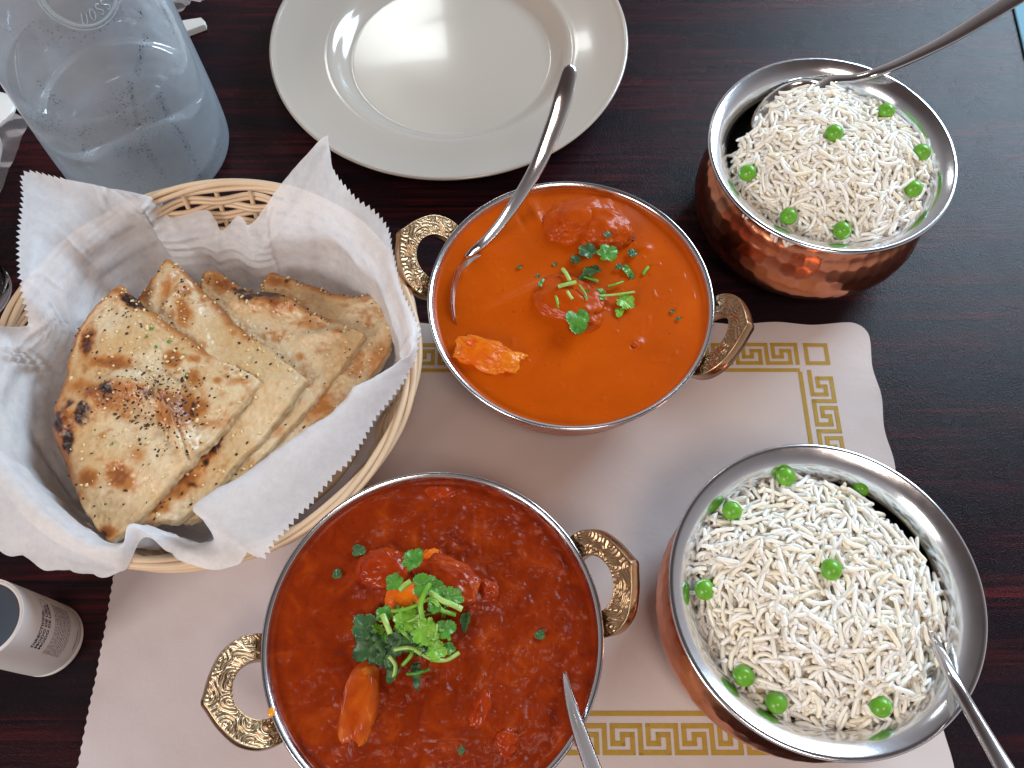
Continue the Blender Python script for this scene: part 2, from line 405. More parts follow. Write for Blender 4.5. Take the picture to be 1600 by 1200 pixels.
# ------------------------------------------------------------------ handi bowls (copper outside, steel inside)
HZ = .83
def handi(fit, label):
    cx, cy, R = fit; Zr = .080
    root = empty('rice_bowl', label, 'bowl', (cx, cy, .0012), 'copper and steel rice bowls')
    k = R / .0615
    out = catmull([(0, .0012), (.034 * k, .0012), (.044 * k, .004), (.0555 * k, .016), (.0605 * k, .031), (.0590 * k, .046), (.0545 * k, .058), (.0515 * k, .065), (.0525 * k, .069), (.0565 * k, .074), (.0590 * k, .0775)], 14)
    hex_r = .0078
    def dimple(TH, Rr, Z):
        mrow = np.round(Z / (hex_r * .86)); off = (mrow % 2) * .5
        n = np.round(2 * np.pi * .058 * k / hex_r)
        u = TH / (2 * np.pi) * n
        jx = vnoise(np.round(u - off) * 3.7, mrow * 5.3, 0, 11) * .25; jz = vnoise(np.round(u - off) * 2.7, mrow * 4.1, 0, 12) * .2
        du = (u - off - np.round(u - off)) + jx; dv = (Z / (hex_r * .86) - mrow) + jz
        d = np.sqrt(du ** 2 + dv ** 2 * .8)
        m = sstep(.004, .012, Z) * (1 - sstep(.060 * HZ, .066 * HZ, Z))
        return -m * .00026 * np.clip(1 - (d / .62) ** 2, 0, 1) ** 1.5
    o2 = []
    for a, b in zip(out[:-1], out[1:]): o2 += [a]
    out = np.array(o2 + [out[-1]])
    out[:, 1] *= HZ
    v, f = lathe(out, 420, (cx, cy, 0), dimple); mesh('copper_body', v, f, m_copper, root)
    inn = catmull([(.0588 * k, .0772), (.0604 * k, .0788), (.0613 * k, .0800), (.0613 * k, .0812), (.0604 * k, .0818), (.0590 * k, .0814), (.0550 * k, .0785), (.0520 * k, .0745), (.0500 * k, .0700), (.0500 * k, .0670), (.0515 * k, .0625), (.0560 * k, .052), (.0580 * k, .042), (.0575 * k, .031), (.052 * k, .016), (.040 * k, .006), (.02 * k, .0035), (0, .003)], 8)
    inn[:, 1] *= HZ
    v, f = lathe(inn, 160, (cx, cy, 0)); mesh('steel_lining', v, f, m_steel, root)
    return root, cx, cy, k
fitA = fit_circle(1106, 1497, 90, 397, .081 * HZ); fitB = fit_circle(1043, 1545, 694, 1192, .081 * HZ)
handiA = handi(fitA, 'round copper and steel bowl of rice at the top right, on the bare table')
handiB = handi(fitB, 'round copper and steel bowl of rice at the lower right, over the placemat edge')

def grain_template(bend):
    s = np.array([-1, -.94, -.80, -.42, 0, .42, .80, .94, 1]); n = 9; r = np.array([.38, .68, .90, 1, 1.03, 1, .90, .68, .38])
    m = 6; a = np.linspace(0, 2 * np.pi, m, endpoint=False)
    ang = s * bend
    c = np.stack([np.sin(ang) / max(bend, 1e-3), (1 - np.cos(ang)) / max(bend, 1e-3), 0 * s], 1)
    T = np.stack([np.cos(ang), np.sin(ang), 0 * s], 1); N = np.stack([-np.sin(ang), np.cos(ang), 0 * s], 1)
    return c, N, r, a, n, m
def rice(root, name, label, hfun, rfun, seed, count, col_shift=(1, 1, 1)):
    _, cx, cy, k = root
    g = np.random.default_rng(seed)
    Vs = []; Fs = []; Cs = []; o = 0
    tmpl = [grain_template(b) for b in (.06, .2, .4, .6, .95)]
    spots_ = []
    for lay, (sp_min, dep, want) in enumerate([(.0043, .0042, 480), (.0038, .0033, 640), (.0036, .0025, 740), (.0035, .0017, 800), (.0036, .0009, 760), (.0042, .0000, 480), (.0080, -.0009, 120)]):
        cur = np.zeros((0, 2)); tries = 0
        while len(cur) < want and tries < 5000:
            tries += 1; th = g.uniform(0, 2 * np.pi); r = rfun(th) * math.sqrt(g.uniform(0, 1)); q_ = np.array([r * math.cos(th), r * math.sin(th)])
            if len(cur) == 0 or np.min(np.sum((cur - q_) ** 2, 1)) > sp_min ** 2: cur = np.vstack([cur, q_]); spots_.append((th, r, dep + g.normal(0, .0003), lay))
    for i, (th, r, depth, lay) in enumerate(spots_):
        x, y = r * math.cos(th), r * math.sin(th)
        e = .002; z = hfun(x, y); gx = (hfun(x + e, y) - hfun(x - e, y)) / (2 * e); gy = (hfun(x, y + e) - hfun(x, y - e)) / (2 * e)
        nrm = np.array([-gx, -gy, 1.0]); nrm /= np.linalg.norm(nrm)
        # direction: coherent swirl plus randomness
        a = 2.2 * vnoise(x * 60 + seed, y * 60, 0, 3) * np.pi + g.normal(0, .75)
        d = np.array([math.cos(a), math.sin(a), 0]); d -= nrm * d.dot(nrm); d /= np.linalg.norm(d)
        tilt = g.normal(0, .15); 
        if g.random() < .05: tilt += g.uniform(.3, .6)
        d = d * math.cos(tilt) + nrm * math.sin(tilt)
        b = np.cross(nrm, d); b /= np.linalg.norm(b); roll = g.uniform(-.9, .9)
        up = np.cross(d, b); N2 = b * math.cos(roll) + up * math.sin(roll); B2 = np.cross(d, N2)
        c, N, rr_, aa, n, m = tmpl[g.integers(0, 5)]
        hl = g.uniform(.0042, .0067); hr = g.uniform(.00090, .00110)
        if g.random() < .15: hl *= .6
        Bs = np.array([d, N2, B2])
        cc = c * hl @ Bs; NN = N @ Bs
        ring = cc[:, None] + (NN[:, None] * np.cos(aa)[None, :, None] + B2[None, None] * np.sin(aa)[None, :, None]) * (rr_ * hr)[:, None, None]
        pos = np.array([cx + x, cy + y, z]) - nrm * depth
        tips = np.stack([cc[0] - (NN[0] * 0 + d) * hr * .25, cc[-1] + d * hr * .25])
        v = np.concatenate([ring.reshape(-1, 3), tips]) + pos
        fq = grid_faces(n, m, wrap_m=True, off=o)
        tri = []
        q0 = o + n * m
        for j in range(m): tri.append((q0, o + (j + 1) % m, o + j)); tri.append((q0 + 1, o + (n - 1) * m + j, o + (n - 1) * m + (j + 1) % m))
        # quads as two triangles
        fs = np.concatenate([fq[:, [0, 3, 1]], fq[:, [3, 2, 1]], np.array(tri)])
        Vs.append(v); Fs.append(fs); o += len(v)
        cream = g.random() ** 2
        cc_ = np.array([.96, .93, .86]) * (1 - cream) + np.array([.93, .84, .66]) * cream
        Cs.append(np.repeat((cc_ * np.array(col_shift) * g.uniform(.93, 1.0))[None], len(v), 0))
    # core under the grains
    th = np.linspace(0, 2 * np.pi, 72, endpoint=False); rs = np.linspace(.02, 1, 26)
    R = np.array([[rfun(t) * s for s in rs] for t in th]); X = R * np.cos(th)[:, None]; Y = R * np.sin(th)[:, None]
    Z = np.array([[hfun(a, b) for a, b in zip(p, q)] for p, q in zip(X, Y)]) - .0037 - .010 * sstep(.9, 1, rs)[None]
    v = np.stack([X + cx, Y + cy, Z], -1).reshape(-1, 3); fq = grid_faces(72, 26, wrap_n=True, off=o)
    Fs.append(np.concatenate([fq[:, [0, 1, 2]], fq[:, [0, 2, 3]]])); Vs.append(v); Cs.append(np.repeat(np.array([[.90, .78, .54]]), len(v), 0))
    ob = mesh(name, np.concatenate(Vs), np.concatenate(Fs), m_rice, origin=(cx, cy, .05), cols=np.concatenate(Cs))
    tag(ob, label, 'rice', 'heaps of rice', 'stuff'); return ob
kA = handiA[3]; kB = handiB[3]
def bumpmix(x, y, s): return .0038 * float(fbm(x * 48, y * 55, 0, 2, s))
def hA(x, y):
    r = math.hypot(x - .002, y - .000) / (.050 * kA); return .0715 * HZ - .002 + .0215 * max(0, 1 - r ** 2.2) - .003 * max(0, r - 1) + bumpmix(x, y, 21) 
def rA(th):
    d = math.atan2(math.sin(th - math.radians(140)), math.cos(th - math.radians(140)))
    return (.0500 - .0120 * math.exp(-(d / .55) ** 2)) * kA
def hB(x, y):
    r = math.hypot(x + .001, y + .0) / (.051 * kB); return .0690 * HZ - .001 + .0195 * max(0, 1 - r ** 2.4) + bumpmix(x, y, 33)
def rB(th):
    d = math.atan2(math.sin(th - math.radians(35)), math.cos(th - math.radians(35)))
    return (.0505 - .0085 * math.exp(-(d / .5) ** 2)) * kB
rice(handiA, 'rice', 'mound of white basmati rice filling the top right bowl', hA, rA, 101, 3900)
rice(handiB, 'rice', 'mound of white basmati rice filling the lower right bowl', hB, rB, 202, 3900)
# peas
iv, if_ = ico(3)
def pea_on(root, hf, px, py, r, label, sink=.42):
    _, cx, cy, k = root; p = P(px, py, .068)
    for _ in range(12): p = P(px, py, hf(p[0] - cx, p[1] - cy) + r * (1 - sink))
    g = 1 + .06 * fbm(iv[:, 0] * 1.5 + px, iv[:, 1] * 1.5, iv[:, 2] * 1.5, 2)
    q = iv * g[:, None] * r * np.array([1, .96, .93]); q = q @ np.array(Matrix.Rotation(px * .7, 3, (0.3, .5, .8)))
    o = mesh('pea', q + p, if_, m_pea, origin=tuple(p)); tag(o, label, 'pea', 'green peas on the rice')
peasA = [(1303, 208, 'green pea highest on the mound of rice in the top right bowl'), (1384, 174, 'green pea by the back rim of the top right bowl, nearest the spoon handle'), (1440, 238, 'green pea at the right rim of the top right bowl, upper of two there'),
         (1427, 295, 'green pea at the right rim of the top right bowl, lower of two there'), (1316, 360, 'green pea at the front rim of the top right bowl, right of the front pair'), (1232, 338, 'green pea at the front left of the top right bowl, beside the steel rim'), (1168, 270, 'green pea at the far left rim of the top right bowl')]
for x, y, l in peasA: pea_on(handiA, hA, x, y, .0046, l)
peasB = [(1299, 890, 'green pea in the middle of the lower right heap of rice'), (1228, 745, 'pale green pea, left one of the pair at the back of the lower right bowl'), (1344, 762, 'green pea at the back rim of the lower right bowl, right of the back pair'), (1144, 798, 'green pea at the upper left rim of the lower right bowl'),
         (1101, 921, 'green pea at the far left rim of the lower right bowl'), (1162, 1056, 'green pea at the lower left rim of the lower right bowl, upper of two'), (1213, 1098, 'green pea at the lower left of the lower right bowl, lower of two'), (1376, 1104, 'large green pea at the front of the lower right bowl near the spoon handle')]
for x, y, l in peasB: pea_on(handiB, hB, x, y, .0044, l)

# ------------------------------------------------------------------ karahi bowls
ZK = .060
def karahi(fit, ang, label):
    cx, cy, R = fit; root = empty('karahi_bowl', label, 'bowl', (cx, cy, .0012), 'steel karahi bowls with brass handles')
    k = R
    out = catmull([(0, .0012), (.50 * k, .0012), (.64 * k, .006), (.80 * k, .020), (.91 * k, .040), (.955 * k, .055), (.968 * k, .0578)], 16)
    def dm(TH, Rr, Z):
        u = TH / (2 * np.pi) * 84; mrow = np.round(Z / .0046); off = (mrow % 2) * .5
        d = np.sqrt((u - off - np.round(u - off)) ** 2 + (Z / .0046 - mrow) ** 2); return -.0004 * np.clip(1 - (d / .56) ** 2, 0, 1) * sstep(.004, .01, Z) * (1 - sstep(.050, .055, Z))
    v, f = lathe(out, 336, (cx, cy, 0), dm); mesh('outer_shell', v, f, m_copper, root)
    inn = catmull([(.966 * k, .0576), (.985 * k, .0586), (.997 * k, .0598), (1.0 * k, .0608), (.992 * k, .0615), (.978 * k, .0613), (.962 * k, .0602), (.945 * k, .056), (.89 * k, .040), (.78 * k, .021), (.62 * k, .0075), (.45 * k, .0035), (0, .0032)], 8)
    v, f = lathe(inn, 200, (cx, cy, 0)); mesh('steel_lining', v, f, m_steel, root)
    for a in ang:
        a, tilt = a; d = np.array([math.cos(a), math.sin(a), 0]); tg = np.array([-math.sin(a), math.cos(a), 0])
        upv = d * math.cos(tilt) + np.array([0, 0, 1]) * math.sin(tilt); nrm = np.cross(upv, tg); nrm *= (1 if nrm[2] > 0 else -1)
        base = np.array([cx, cy, ZK - .0075]) + d * (k * .955)
        n = 180; s = np.linspace(0, 1, n); al = np.pi * s
        # outer: pointed horseshoe; inner: oval
        W, L = .0235, .0300
        po = catmull([(-.0205, -.004), (-.0236, .004), (-.0235, .012), (-.0195, .020), (-.0115, .0262), (-.0035, .0300), (0, .0314), (.0035, .0300), (.0115, .0262), (.0195, .020), (.0235, .012), (.0236, .004), (.0205, -.004)], 24)
        po *= .93
        L_ = np.cumsum(np.r_[0, np.linalg.norm(np.diff(po, axis=0), axis=1)]); L_ /= L_[-1]
        po = np.stack([np.interp(s, L_, po[:, 0]), np.interp(s, L_, po[:, 1])], 1)
        pi_ = catmull([(-.0110, -.004), (-.0135, .003), (-.0138, .010), (-.0110, .0165), (-.0055, .0205), (0, .0215), (.0055, .0205), (.0110, .0165), (.0138, .010), (.0135, .003), (.0110, -.004)], 24)
        pi_ *= .83; L_ = np.cumsum(np.r_[0, np.linalg.norm(np.diff(pi_, axis=0), axis=1)]); L_ /= L_[-1]
        pi_ = np.stack([np.interp(s, L_, pi_[:, 0]), np.interp(s, L_, pi_[:, 1])], 1)
        m = 44; q = np.linspace(0, 1, m)
        XY = pi_[:, None] * (1 - q)[None, :, None] + po[:, None] * q[None, :, None]
        # carved scrolls: rings round centres set alternately on the two edges
        S = (s * 78)[:, None] + 0 * q[None]; Q = (q * 9)[None] + 0 * s[:, None]
        S = S + 1.0 * vnoise(S * .45, Q * .45, 0, 4); Q = Q + .8 * vnoise(S * .4 + 30, Q * .4, 0, 5)
        best = np.full(S.shape, 99.0)
        for i in range(-1, 14):
            c_s = i * 6.2; c_q = 1.0 if i % 2 else 8.0
            dd = np.hypot(S - c_s, (Q - c_q) * 1.15); dd = dd + .9 * np.sin(np.arctan2(Q - c_q, S - c_s) * 2 + i) ; best = np.minimum(best, dd)
        h = np.cos(best * 2 * np.pi / 1.75); h = np.sign(h) * np.abs(h) ** .7
        edge = sstep(.03, .09, q) * (1 - sstep(.91, .97, q)); hz = (h * .5 + .5) * edge[None] * .00055 + (1 - edge)[None] * .00055
        th_ = .0024
        front = base + tg * XY[..., :1] + upv * XY[..., 1:] + nrm * (th_ + hz[..., None] - .0005 * ((q < .02) | (q > .98))[None, :, None])
        v = front.reshape(-1, 3)
        # outer and inner walls, back
        bo = base + tg * XY[..., :1] + upv * XY[..., 1:] - nrm * th_
        hd = mesh('handle', v, grid_faces(n, m), m_brass, root)
        wall = np.stack([front[:, -1], front[:, -1] * .5 + bo[:, -1] * .5 + upv * .0005, bo[:, -1], bo[:, 0], front[:, 0] * .5 + bo[:, 0] * .5 - upv * .0003, front[:, 0]], 1)
        mesh('handle_edge', wall.reshape(-1, 3), grid_faces(n, 6), m_brass_edge, hd, smooth=True)
        hd['label'] = 'carved brass loop handle'
    return root, cx, cy, k
fK1 = fit_circle(667, 1117, 284, 672, .061); fK2 = fit_circle(407, 944, 737, None, .061)
fK2 = np.array([fK2[0], fK2[1], fK2[2]])
def ang_to(fit, px, py, z=.065):
    p = P(px, py, z); return math.atan2(p[1] - fit[1], p[0] - fit[0])
T1 = math.radians(48)
K1 = karahi(fK1, [(ang_to(fK1, 662, 384), math.radians(36)), (ang_to(fK1, 1148, 522), math.radians(52))], 'round steel curry bowl with orange sauce and brass handles in the middle of the table')
K2 = karahi(fK2, [(ang_to(fK2, 365, 1085), math.radians(30)), (ang_to(fK2, 955, 898), math.radians(48))], 'round steel curry bowl with dark red gravy and brass handles at the bottom edge')

def sauce_disc(K, name, label, cat, mat, zs, bumps, extra, grp=None, nth=420, nr=200):
    _, cx, cy, k = K; R = .9585 * k; th = np.linspace(0, 2 * np.pi, nth, endpoint=False); rs = np.sqrt(np.linspace(.0002, 1, nr))
    X = cx + R * rs[None] * np.cos(th)[:, None]; Y = cy + R * rs[None] * np.sin(th)[:, None]
    Z = zs + 0 * X
    for (bx, by, ax, ay, rot, h) in bumps:
        p = P(bx, by, zs); dx, dy = X - p[0], Y - p[1]; c, s = math.cos(rot), math.sin(rot)
        u, w_ = (dx * c + dy * s) / ax, (-dx * s + dy * c) / ay; Z = Z + h * np.exp(-(u ** 2 + w_ ** 2))
    Z = Z + extra(X, Y) * (1 - sstep(.93, 1, rs))[None] + .0006 * sstep(.97, 1, rs)[None]
    v = np.stack([X, Y, Z], -1).reshape(-1, 3)
    f = [tuple(q) for q in grid_faces(nth, nr, wrap_n=True)] + [tuple(range(0, len(v), nr))]
    o = mesh(name, v, f, mat, origin=(cx, cy, zs)); tag(o, label, cat, grp); return o
ZS = .0575
sauce_disc(K1, 'orange_curry', 'smooth orange creamy curry filling the middle karahi bowl', 'curry', m_sauce1, ZS,
    [(925, 350, .020, .014, .2, .0035), (890, 478, .018, .013, -.5, .004), (763, 560, .015, .009, -.3, .002), (995, 535, .0028, .0022, 0, .0015), (990, 540, .0012, .0012, 0, -.002), (1008, 388, .003, .002, 0, .001), (722, 425, .003, .003, 0, .0009), (835, 330, .003, .009, .3, .0012), (815, 345, .0016, .008, .4, -.0006), (845, 350, .0016, .006, .4, .0008), (800, 470, .014, .003, .5, .0009)],
    lambda x, y: .00022 * fbm(x * 70, y * 70, 0, 3, 5) + .00035 * np.clip(vnoise(x * 260, y * 260, 0, 8) - .72, 0, 1) * 3)
sauce_disc(K2, 'red_curry', 'chunky dark red tomato curry filling the bottom karahi bowl', 'curry', m_sauce2, ZS - .0003,
    [(600, 900, .012, .010, 0, .004), (690, 930, .016, .012, -.3, .0045), (560, 1105, .008, .019, -.1, .003), (800, 800, .02, .004, .3, .001), (735, 960, .008, .008, 0, .002), (765, 1100, .009, .014, .2, .0025), (820, 1010, .012, .008, 0, .002), (700, 1150, .02, .01, 0, .002), (640, 790, .02, .007, .2, .0018), (830, 1130, .012, .009, 0, .003), (560, 830, .01, .01, 0, .001)],
    lambda x, y: (.0019 * fbm(x * 75, y * 75, 0, 4, 15) + .0008 * np.clip(fbm(x * 150, y * 150, 0, 2, 4), 0, 1) + .0011 * np.clip(vnoise(x * 230, y * 230, 0, 14) - .2, 0, 1) + .0007 * np.clip(vnoise(x * 420, y * 420, 0, 15) - .2, 0, 1)) * (.25 + .75 * sstep(-.075, -.02, x - fK2[0] + 0.35 * (fK2[1] - y))), nth=520, nr=260)

def chunk(px, py, z, sx_, sy_, sz_, rot, mat, name, label, cat, amp=.16, seed=0, sharp=1.0, group=None, tiltv=None):
    p = P(px, py, z - .0012); q = ico(5)[0]; f = ico(5)[1]
    q = np.sign(q) * np.abs(q) ** sharp
    n = fbm(q[:, 0] * 1.7 + seed, q[:, 1] * 1.7, q[:, 2] * 1.7, 3 if mat is m_chunk1 else 5, seed) * amp * 1.5 + .03 * fbm(q[:, 0] * 6, q[:, 1] * 6 + seed, q[:, 2] * 6, 2)
    q = q * (1 + n)[:, None] * np.array([sx_, sy_, sz_])
    Rm = Matrix.Rotation(rot, 3, 'Z')
    if tiltv: Rm = Rm @ Matrix.Rotation(tiltv[0], 3, 'X') @ Matrix.Rotation(tiltv[1], 3, 'Y')
    q = q @ np.array(Rm).T
    o = mesh(name, q + p, f, mat, origin=tuple(p)); tag(o, label, cat, group); return o
chunk(908, 348, ZS + .001, .0195, .0130, .0092, .25, m_chunk1, 'curry_chunk', 'largest sauce-covered chunk at the back of the orange curry with a charred tip', 'curry piece', .22, 3, .8)
chunk(942, 362, ZS + .003, .0145, .0108, .0080, -.3, m_chunk1, 'curry_chunk', 'smooth orange coated chunk leaning on the largest one in the orange curry', 'curry piece', .2, 8, .8)
chunk(983, 374, ZS + .002, .0030, .0018, .0016, .5, m_herb, 'charred_tip', 'small blackened scrap at the right tip of the large orange chunk', 'curry piece', .3, 5)
chunk(892, 474, ZS + .0014, .0185, .0135, .0070, -.4, m_chunk1, 'curry_chunk', 'orange coated chunk under the cilantro in the middle of the orange curry', 'curry piece', .2, 12, .85)
chunk(764, 558, ZS + .0005, .0148, .0072, .0060, -.28, m_potato, 'potato_piece', 'yellow-orange potato wedge near the left rim of the orange curry', 'potato', .34, 21, .6, tiltv=(.25, .0))
chunk(600, 888, ZS + .001, .0115, .0085, .0065, .2, m_chunk2, 'curry_chunk', 'red chunk at the upper left of the cilantro heap in the red curry', 'curry piece', .22, 31, .8)
chunk(700, 912, ZS + .002, .0145, .0100, .0080, -.35, m_chunk2, 'curry_chunk', 'large bright red chunk right under the cilantro heap in the red curry', 'curry piece', .22, 37, .8)
chunk(632, 938, ZS + .003, .0080, .0080, .0060, .1, m_potato, 'potato_piece', 'glossy orange potato piece beside the cilantro heap in the red curry', 'potato', .16, 41, .8)
chunk(762, 925, ZS + .001, .0045, .0055, .0040, .5, m_chunk2, 'curry_chunk', 'small red tomato piece right of the cilantro heap in the red curry', 'curry piece', .25, 43)
chunk(563, 1102, ZS - .0006, .0078, .0182, .0068, -.12, m_shrimp, 'potato_piece', 'long pale yellow potato wedge sunk in the lower left of the red curry', 'potato', .07, 47, .85)
chunk(790, 1155, ZS + .0, .0060, .0070, .0055, .3, m_chunk2, 'curry_chunk', 'reddish lump near the bottom right of the red curry', 'curry piece', .28, 53)
chunk(752, 1105, ZS - .001, .0050, .0110, .0050, -.3, m_chunk2, 'curry_chunk', 'narrow red lump left of the spoon in the red curry', 'curry piece', .28, 59)
chunk(690, 775, ZS - .001, .0090, .0050, .0035, .1, m_chunk2, 'curry_chunk', 'flat red lump near the back rim of the red curry', 'curry piece', .25, 61)
chunk(672, 870, ZS + .001, .0040, .0035, .0040, .1, m_potato, 'curry_chunk', 'small pale onion bit just above the cilantro heap in the red curry', 'curry piece', .25, 67)
v, f = ico(2); p = P(424, 1113, .0612); ob = mesh('oil_drop', v * np.array([.0016, .002, .0009]) + p, f, m_oil, origin=tuple(p)); tag(ob, 'yellow oil smear on the left rim of the bottom karahi bowl', 'drop')

# cilantro
def leaf(px, py, z, size, rot, mat, label, grp=None, lobes=5, tiltx=0, tilty=0, fold=.25, name='cilantro_leaf', seed=0, asp=1.0):
    p = P(px, py, z); n = 110; th = np.linspace(-np.pi, np.pi, n, endpoint=False)
    env = .42 + .58 * (np.cos(th / 2) ** .7)
    r = env * (.72 + .28 * np.abs(np.cos(lobes * th / 2)) ** .6) + .085 * (np.abs(np.sin(th * 11 + seed)) - .3) * env
    rs = np.linspace(0.02, 1, 9)
    X = r[:, None] * rs * np.cos(th)[:, None] + .15; Y = r[:, None] * rs * np.sin(th)[:, None] * .85 * asp
    Z = fold * np.abs(Y) - .25 * (X ** 2 + Y ** 2) * .5 + .07 * np.sin(lobes * th)[:, None] * rs ** 2 + .05 * vnoise(X * 4 + seed, Y * 4)
    q = np.stack([X, Y, Z], -1).reshape(-1, 3) * size * (1.12 if py > 700 else 1.15)
    Rm = Matrix.Rotation(rot, 3, 'Z') @ Matrix.Rotation(tiltx, 3, 'X') @ Matrix.Rotation(tilty, 3, 'Y'); q = q @ np.array(Rm).T
    top = q + p; m = len(rs)
    nf = [tuple(a) for a in grid_faces(n, m, wrap_n=True)]
    q2 = top - np.array([0, 0, .00018]); V = np.concatenate([top, q2]); o = len(top)
    f = nf + [tuple(i + o for i in a[::-1]) for a in nf] + [(i * m + m - 1, i * m + m - 1 + o, ((i + 1) % n) * m + m - 1 + o, ((i + 1) % n) * m + m - 1) for i in range(n)] + [tuple(i * m for i in range(n))]
    ob = mesh(name, V, f, mat, origin=tuple(p)); tag(ob, label, 'herb leaf', grp); return ob
def stem(pts, w, label, mat=None, grp=None, name='cilantro_sprig'):
    q = catmull([P(*a) for a in pts], 8); n = len(q); ww = np.full(n, w); 
    v, f = sweep(q, ww, ww * .8, 8); ob = mesh(name, v, f, mat or m_stem, origin=tuple(q[0])); tag(ob, label, 'herb stem', grp); return ob
zt = ZS + .011
G1, G2 = 'cilantro on the orange curry', 'cilantro heap on the red curry'
leaf(902, 493, ZS + .0072, .0068, -1.5, m_leaf, 'broad green cilantro leaf at the front of the orange curry garnish', G1, 3, fold=.15, seed=1)
leaf(944, 398, ZS + .009, .0058, .5, m_leaf, 'lobed green cilantro leaf touching the large chunk of the orange curry', G1, 5, seed=2)
leaf(922, 395, ZS + .0075, .0050, 2.4, m_leaf_d, 'dark cilantro leaf behind the green lobed leaf in the orange curry', G1, 5, seed=3)
leaf(930, 422, ZS + .006, .0052, -2.8, m_leaf_d, 'curled dark cilantro leaf in the centre of the orange curry garnish', G1, 5, tiltx=.5, seed=4)
leaf(972, 468, ZS + .003, .0050, -.6, m_leaf_l, 'bright frilly cilantro leaf at the right of the orange curry garnish', G1, 7, seed=5)
leaf(940, 462, ZS + .004, .0038, 2.9, m_leaf, 'small green cilantro leaf left of the bright frilly one on the orange curry', G1, 5, seed=6)
leaf(968, 485, ZS + .002, .0026, -1.7, m_leaf_l, 'tiny bright cilantro leaf tip at the lower right of the orange curry garnish', G1, 3, seed=7)
leaf(848, 445, ZS + .004, .0028, 1.3, m_leaf, 'small green cilantro leaf at the left of the orange curry garnish', G1, 3, seed=8)
leaf(900, 408, ZS + .002, .0030, 1.8, m_leaf_d, 'small dark cilantro leaf left of the leaf pair on the orange curry', G1, 3, seed=9)
leaf(985, 396, ZS + .002, .0028, 0.2, m_leaf_d, 'small dark cilantro leaf right of the leaf pair on the orange curry', G1, 5, seed=10)
leaf(948, 368, ZS + .012, .0022, .9, m_leaf_d, 'tiny dark cilantro flake on top of the large orange chunk', G1, 3, seed=11)
leaf(978, 420, ZS + .001, .0048, -1.0, m_leaf, 'half-sunk narrow cilantro leaf at the upper right of the orange curry', G1, 3, seed=12, asp=.5)
stem([(872, 448, ZS + .0078), (886, 444, ZS + .0082), (900, 441, ZS + .0078)], .0011, 'short thick pale cilantro stem lying across the orange curry chunk', grp=G1)
stem([(879, 420, ZS + .0055), (885, 428, ZS + .0065), (891, 440, ZS + .007)], .0010, 'short green cilantro stem standing behind the pale thick stem', grp=G1)
stem([(886, 455, ZS + .0075), (891, 463, ZS + .0075), (895, 468, ZS + .0075)], .0009, 'short green cilantro stem just above the broad leaf', grp=G1)
stem([(867, 458, ZS + .0065), (870, 468, ZS + .0066), (873, 482, ZS + .0062)], .0008, 'small stem left of the broad leaf on the orange curry', m_leaf_l, grp=G1)
stem([(912, 432, ZS + .006), (925, 436, ZS + .0062), (935, 440, ZS + .006)], .0008, 'olive stem in the centre of the orange curry garnish', m_leaf, grp=G1)
stem([(930, 462, ZS + .0045), (955, 461, ZS + .0045), (992, 456, ZS + .004)], .0006, 'thin stem carrying the frilly leaf on the orange curry', grp=G1)
stem([(950, 447, ZS + .0025), (962, 444, ZS + .003), (974, 440, ZS + .002)], .0006, 'thin stem at the right behind the frilly leaf', m_leaf_l, grp=G1)
stem([(1005, 428, ZS + .0008), (1009, 422, ZS + .001), (1013, 417, ZS + .0008)], .0009, 'lone green stem slice at the far right of the orange curry garnish', m_leaf_l, grp=G1)
stem([(905, 445, ZS + .0075), (915, 460, ZS + .008), (916, 470, ZS + .007)], .0005, 'curved thin stem beside the shiny chunk on the orange curry', m_leaf_l, grp=G1)
for i, (x, y) in enumerate([(810, 417), (840, 432), (1052, 487), (1061, 497), (866, 412), (985, 430)]):
    leaf(x, y, ZS + .0009, .0013, i * 1.3, m_leaf_d, ['tiny dark fleck left of the garnish, furthest from it, on the orange curry', 'tiny dark fleck close to the left of the garnish on the orange curry', 'upper of two tiny dark flecks at the right side of the orange curry', 'lower of two tiny dark flecks at the right side of the orange curry', 'tiny dark fleck just above the left stems on the orange curry', 'tiny dark fleck at the right end of the orange curry garnish'][i], 'cilantro flecks on the orange curry', 3, seed=i, name='cilantro_fleck')
# red curry heap
zr = ZS + .010
leaf(590, 1000, ZS + .006, .0088, -2.5, m_leaf_d, 'largest dark broad cilantro leaf at the left of the heap on the red curry', G2, 5, fold=.12, seed=21)
leaf(575, 985, ZS + .0075, .0062, 2.3, m_leaf_d, 'dark cilantro leaf lying on the largest one on the red curry', G2, 5, fold=.2, seed=22)
leaf(600, 1020, ZS + .006, .0050, -1.2, m_leaf_d, 'dark cilantro leaf under the front of the largest one on the red curry', G2, 5, seed=23)
leaf(640, 880, ZS + .013, .0058, .9, m_leaf, 'upright blue-green cilantro leaf at the top of the red curry heap', G2, 5, fold=.3, seed=24, asp=.8)
leaf(620, 905, ZS + .012, .0042, -2.3, m_leaf, 'blue-green cilantro leaf tip below the topmost leaf of the red curry heap', G2, 5, seed=25)
leaf(656, 915, ZS + .0145, .0060, .1, m_leaf, 'flat blue-green cilantro leaf across the top of the red curry heap', G2, 3, seed=26)
leaf(680, 918, ZS + .0145, .0042, -.5, m_leaf, 'pale-edged cilantro leaf over the bright red chunk', G2, 3, seed=27)
leaf(700, 932, ZS + .0145, .0050, -.2, m_leaf, 'serrated cilantro leaf at the right top of the red curry heap', G2, 7, seed=28)
leaf(598, 965, ZS + .011, .0040, 1.2, m_leaf, 'small folded green cilantro leaf at the left edge of the heap', G2, 5, seed=29)
leaf(630, 975, ZS + .013, .0058, 1.0, m_leaf_l, 'bright serrated cilantro leaf at the left centre of the heap', G2, 7, seed=30)
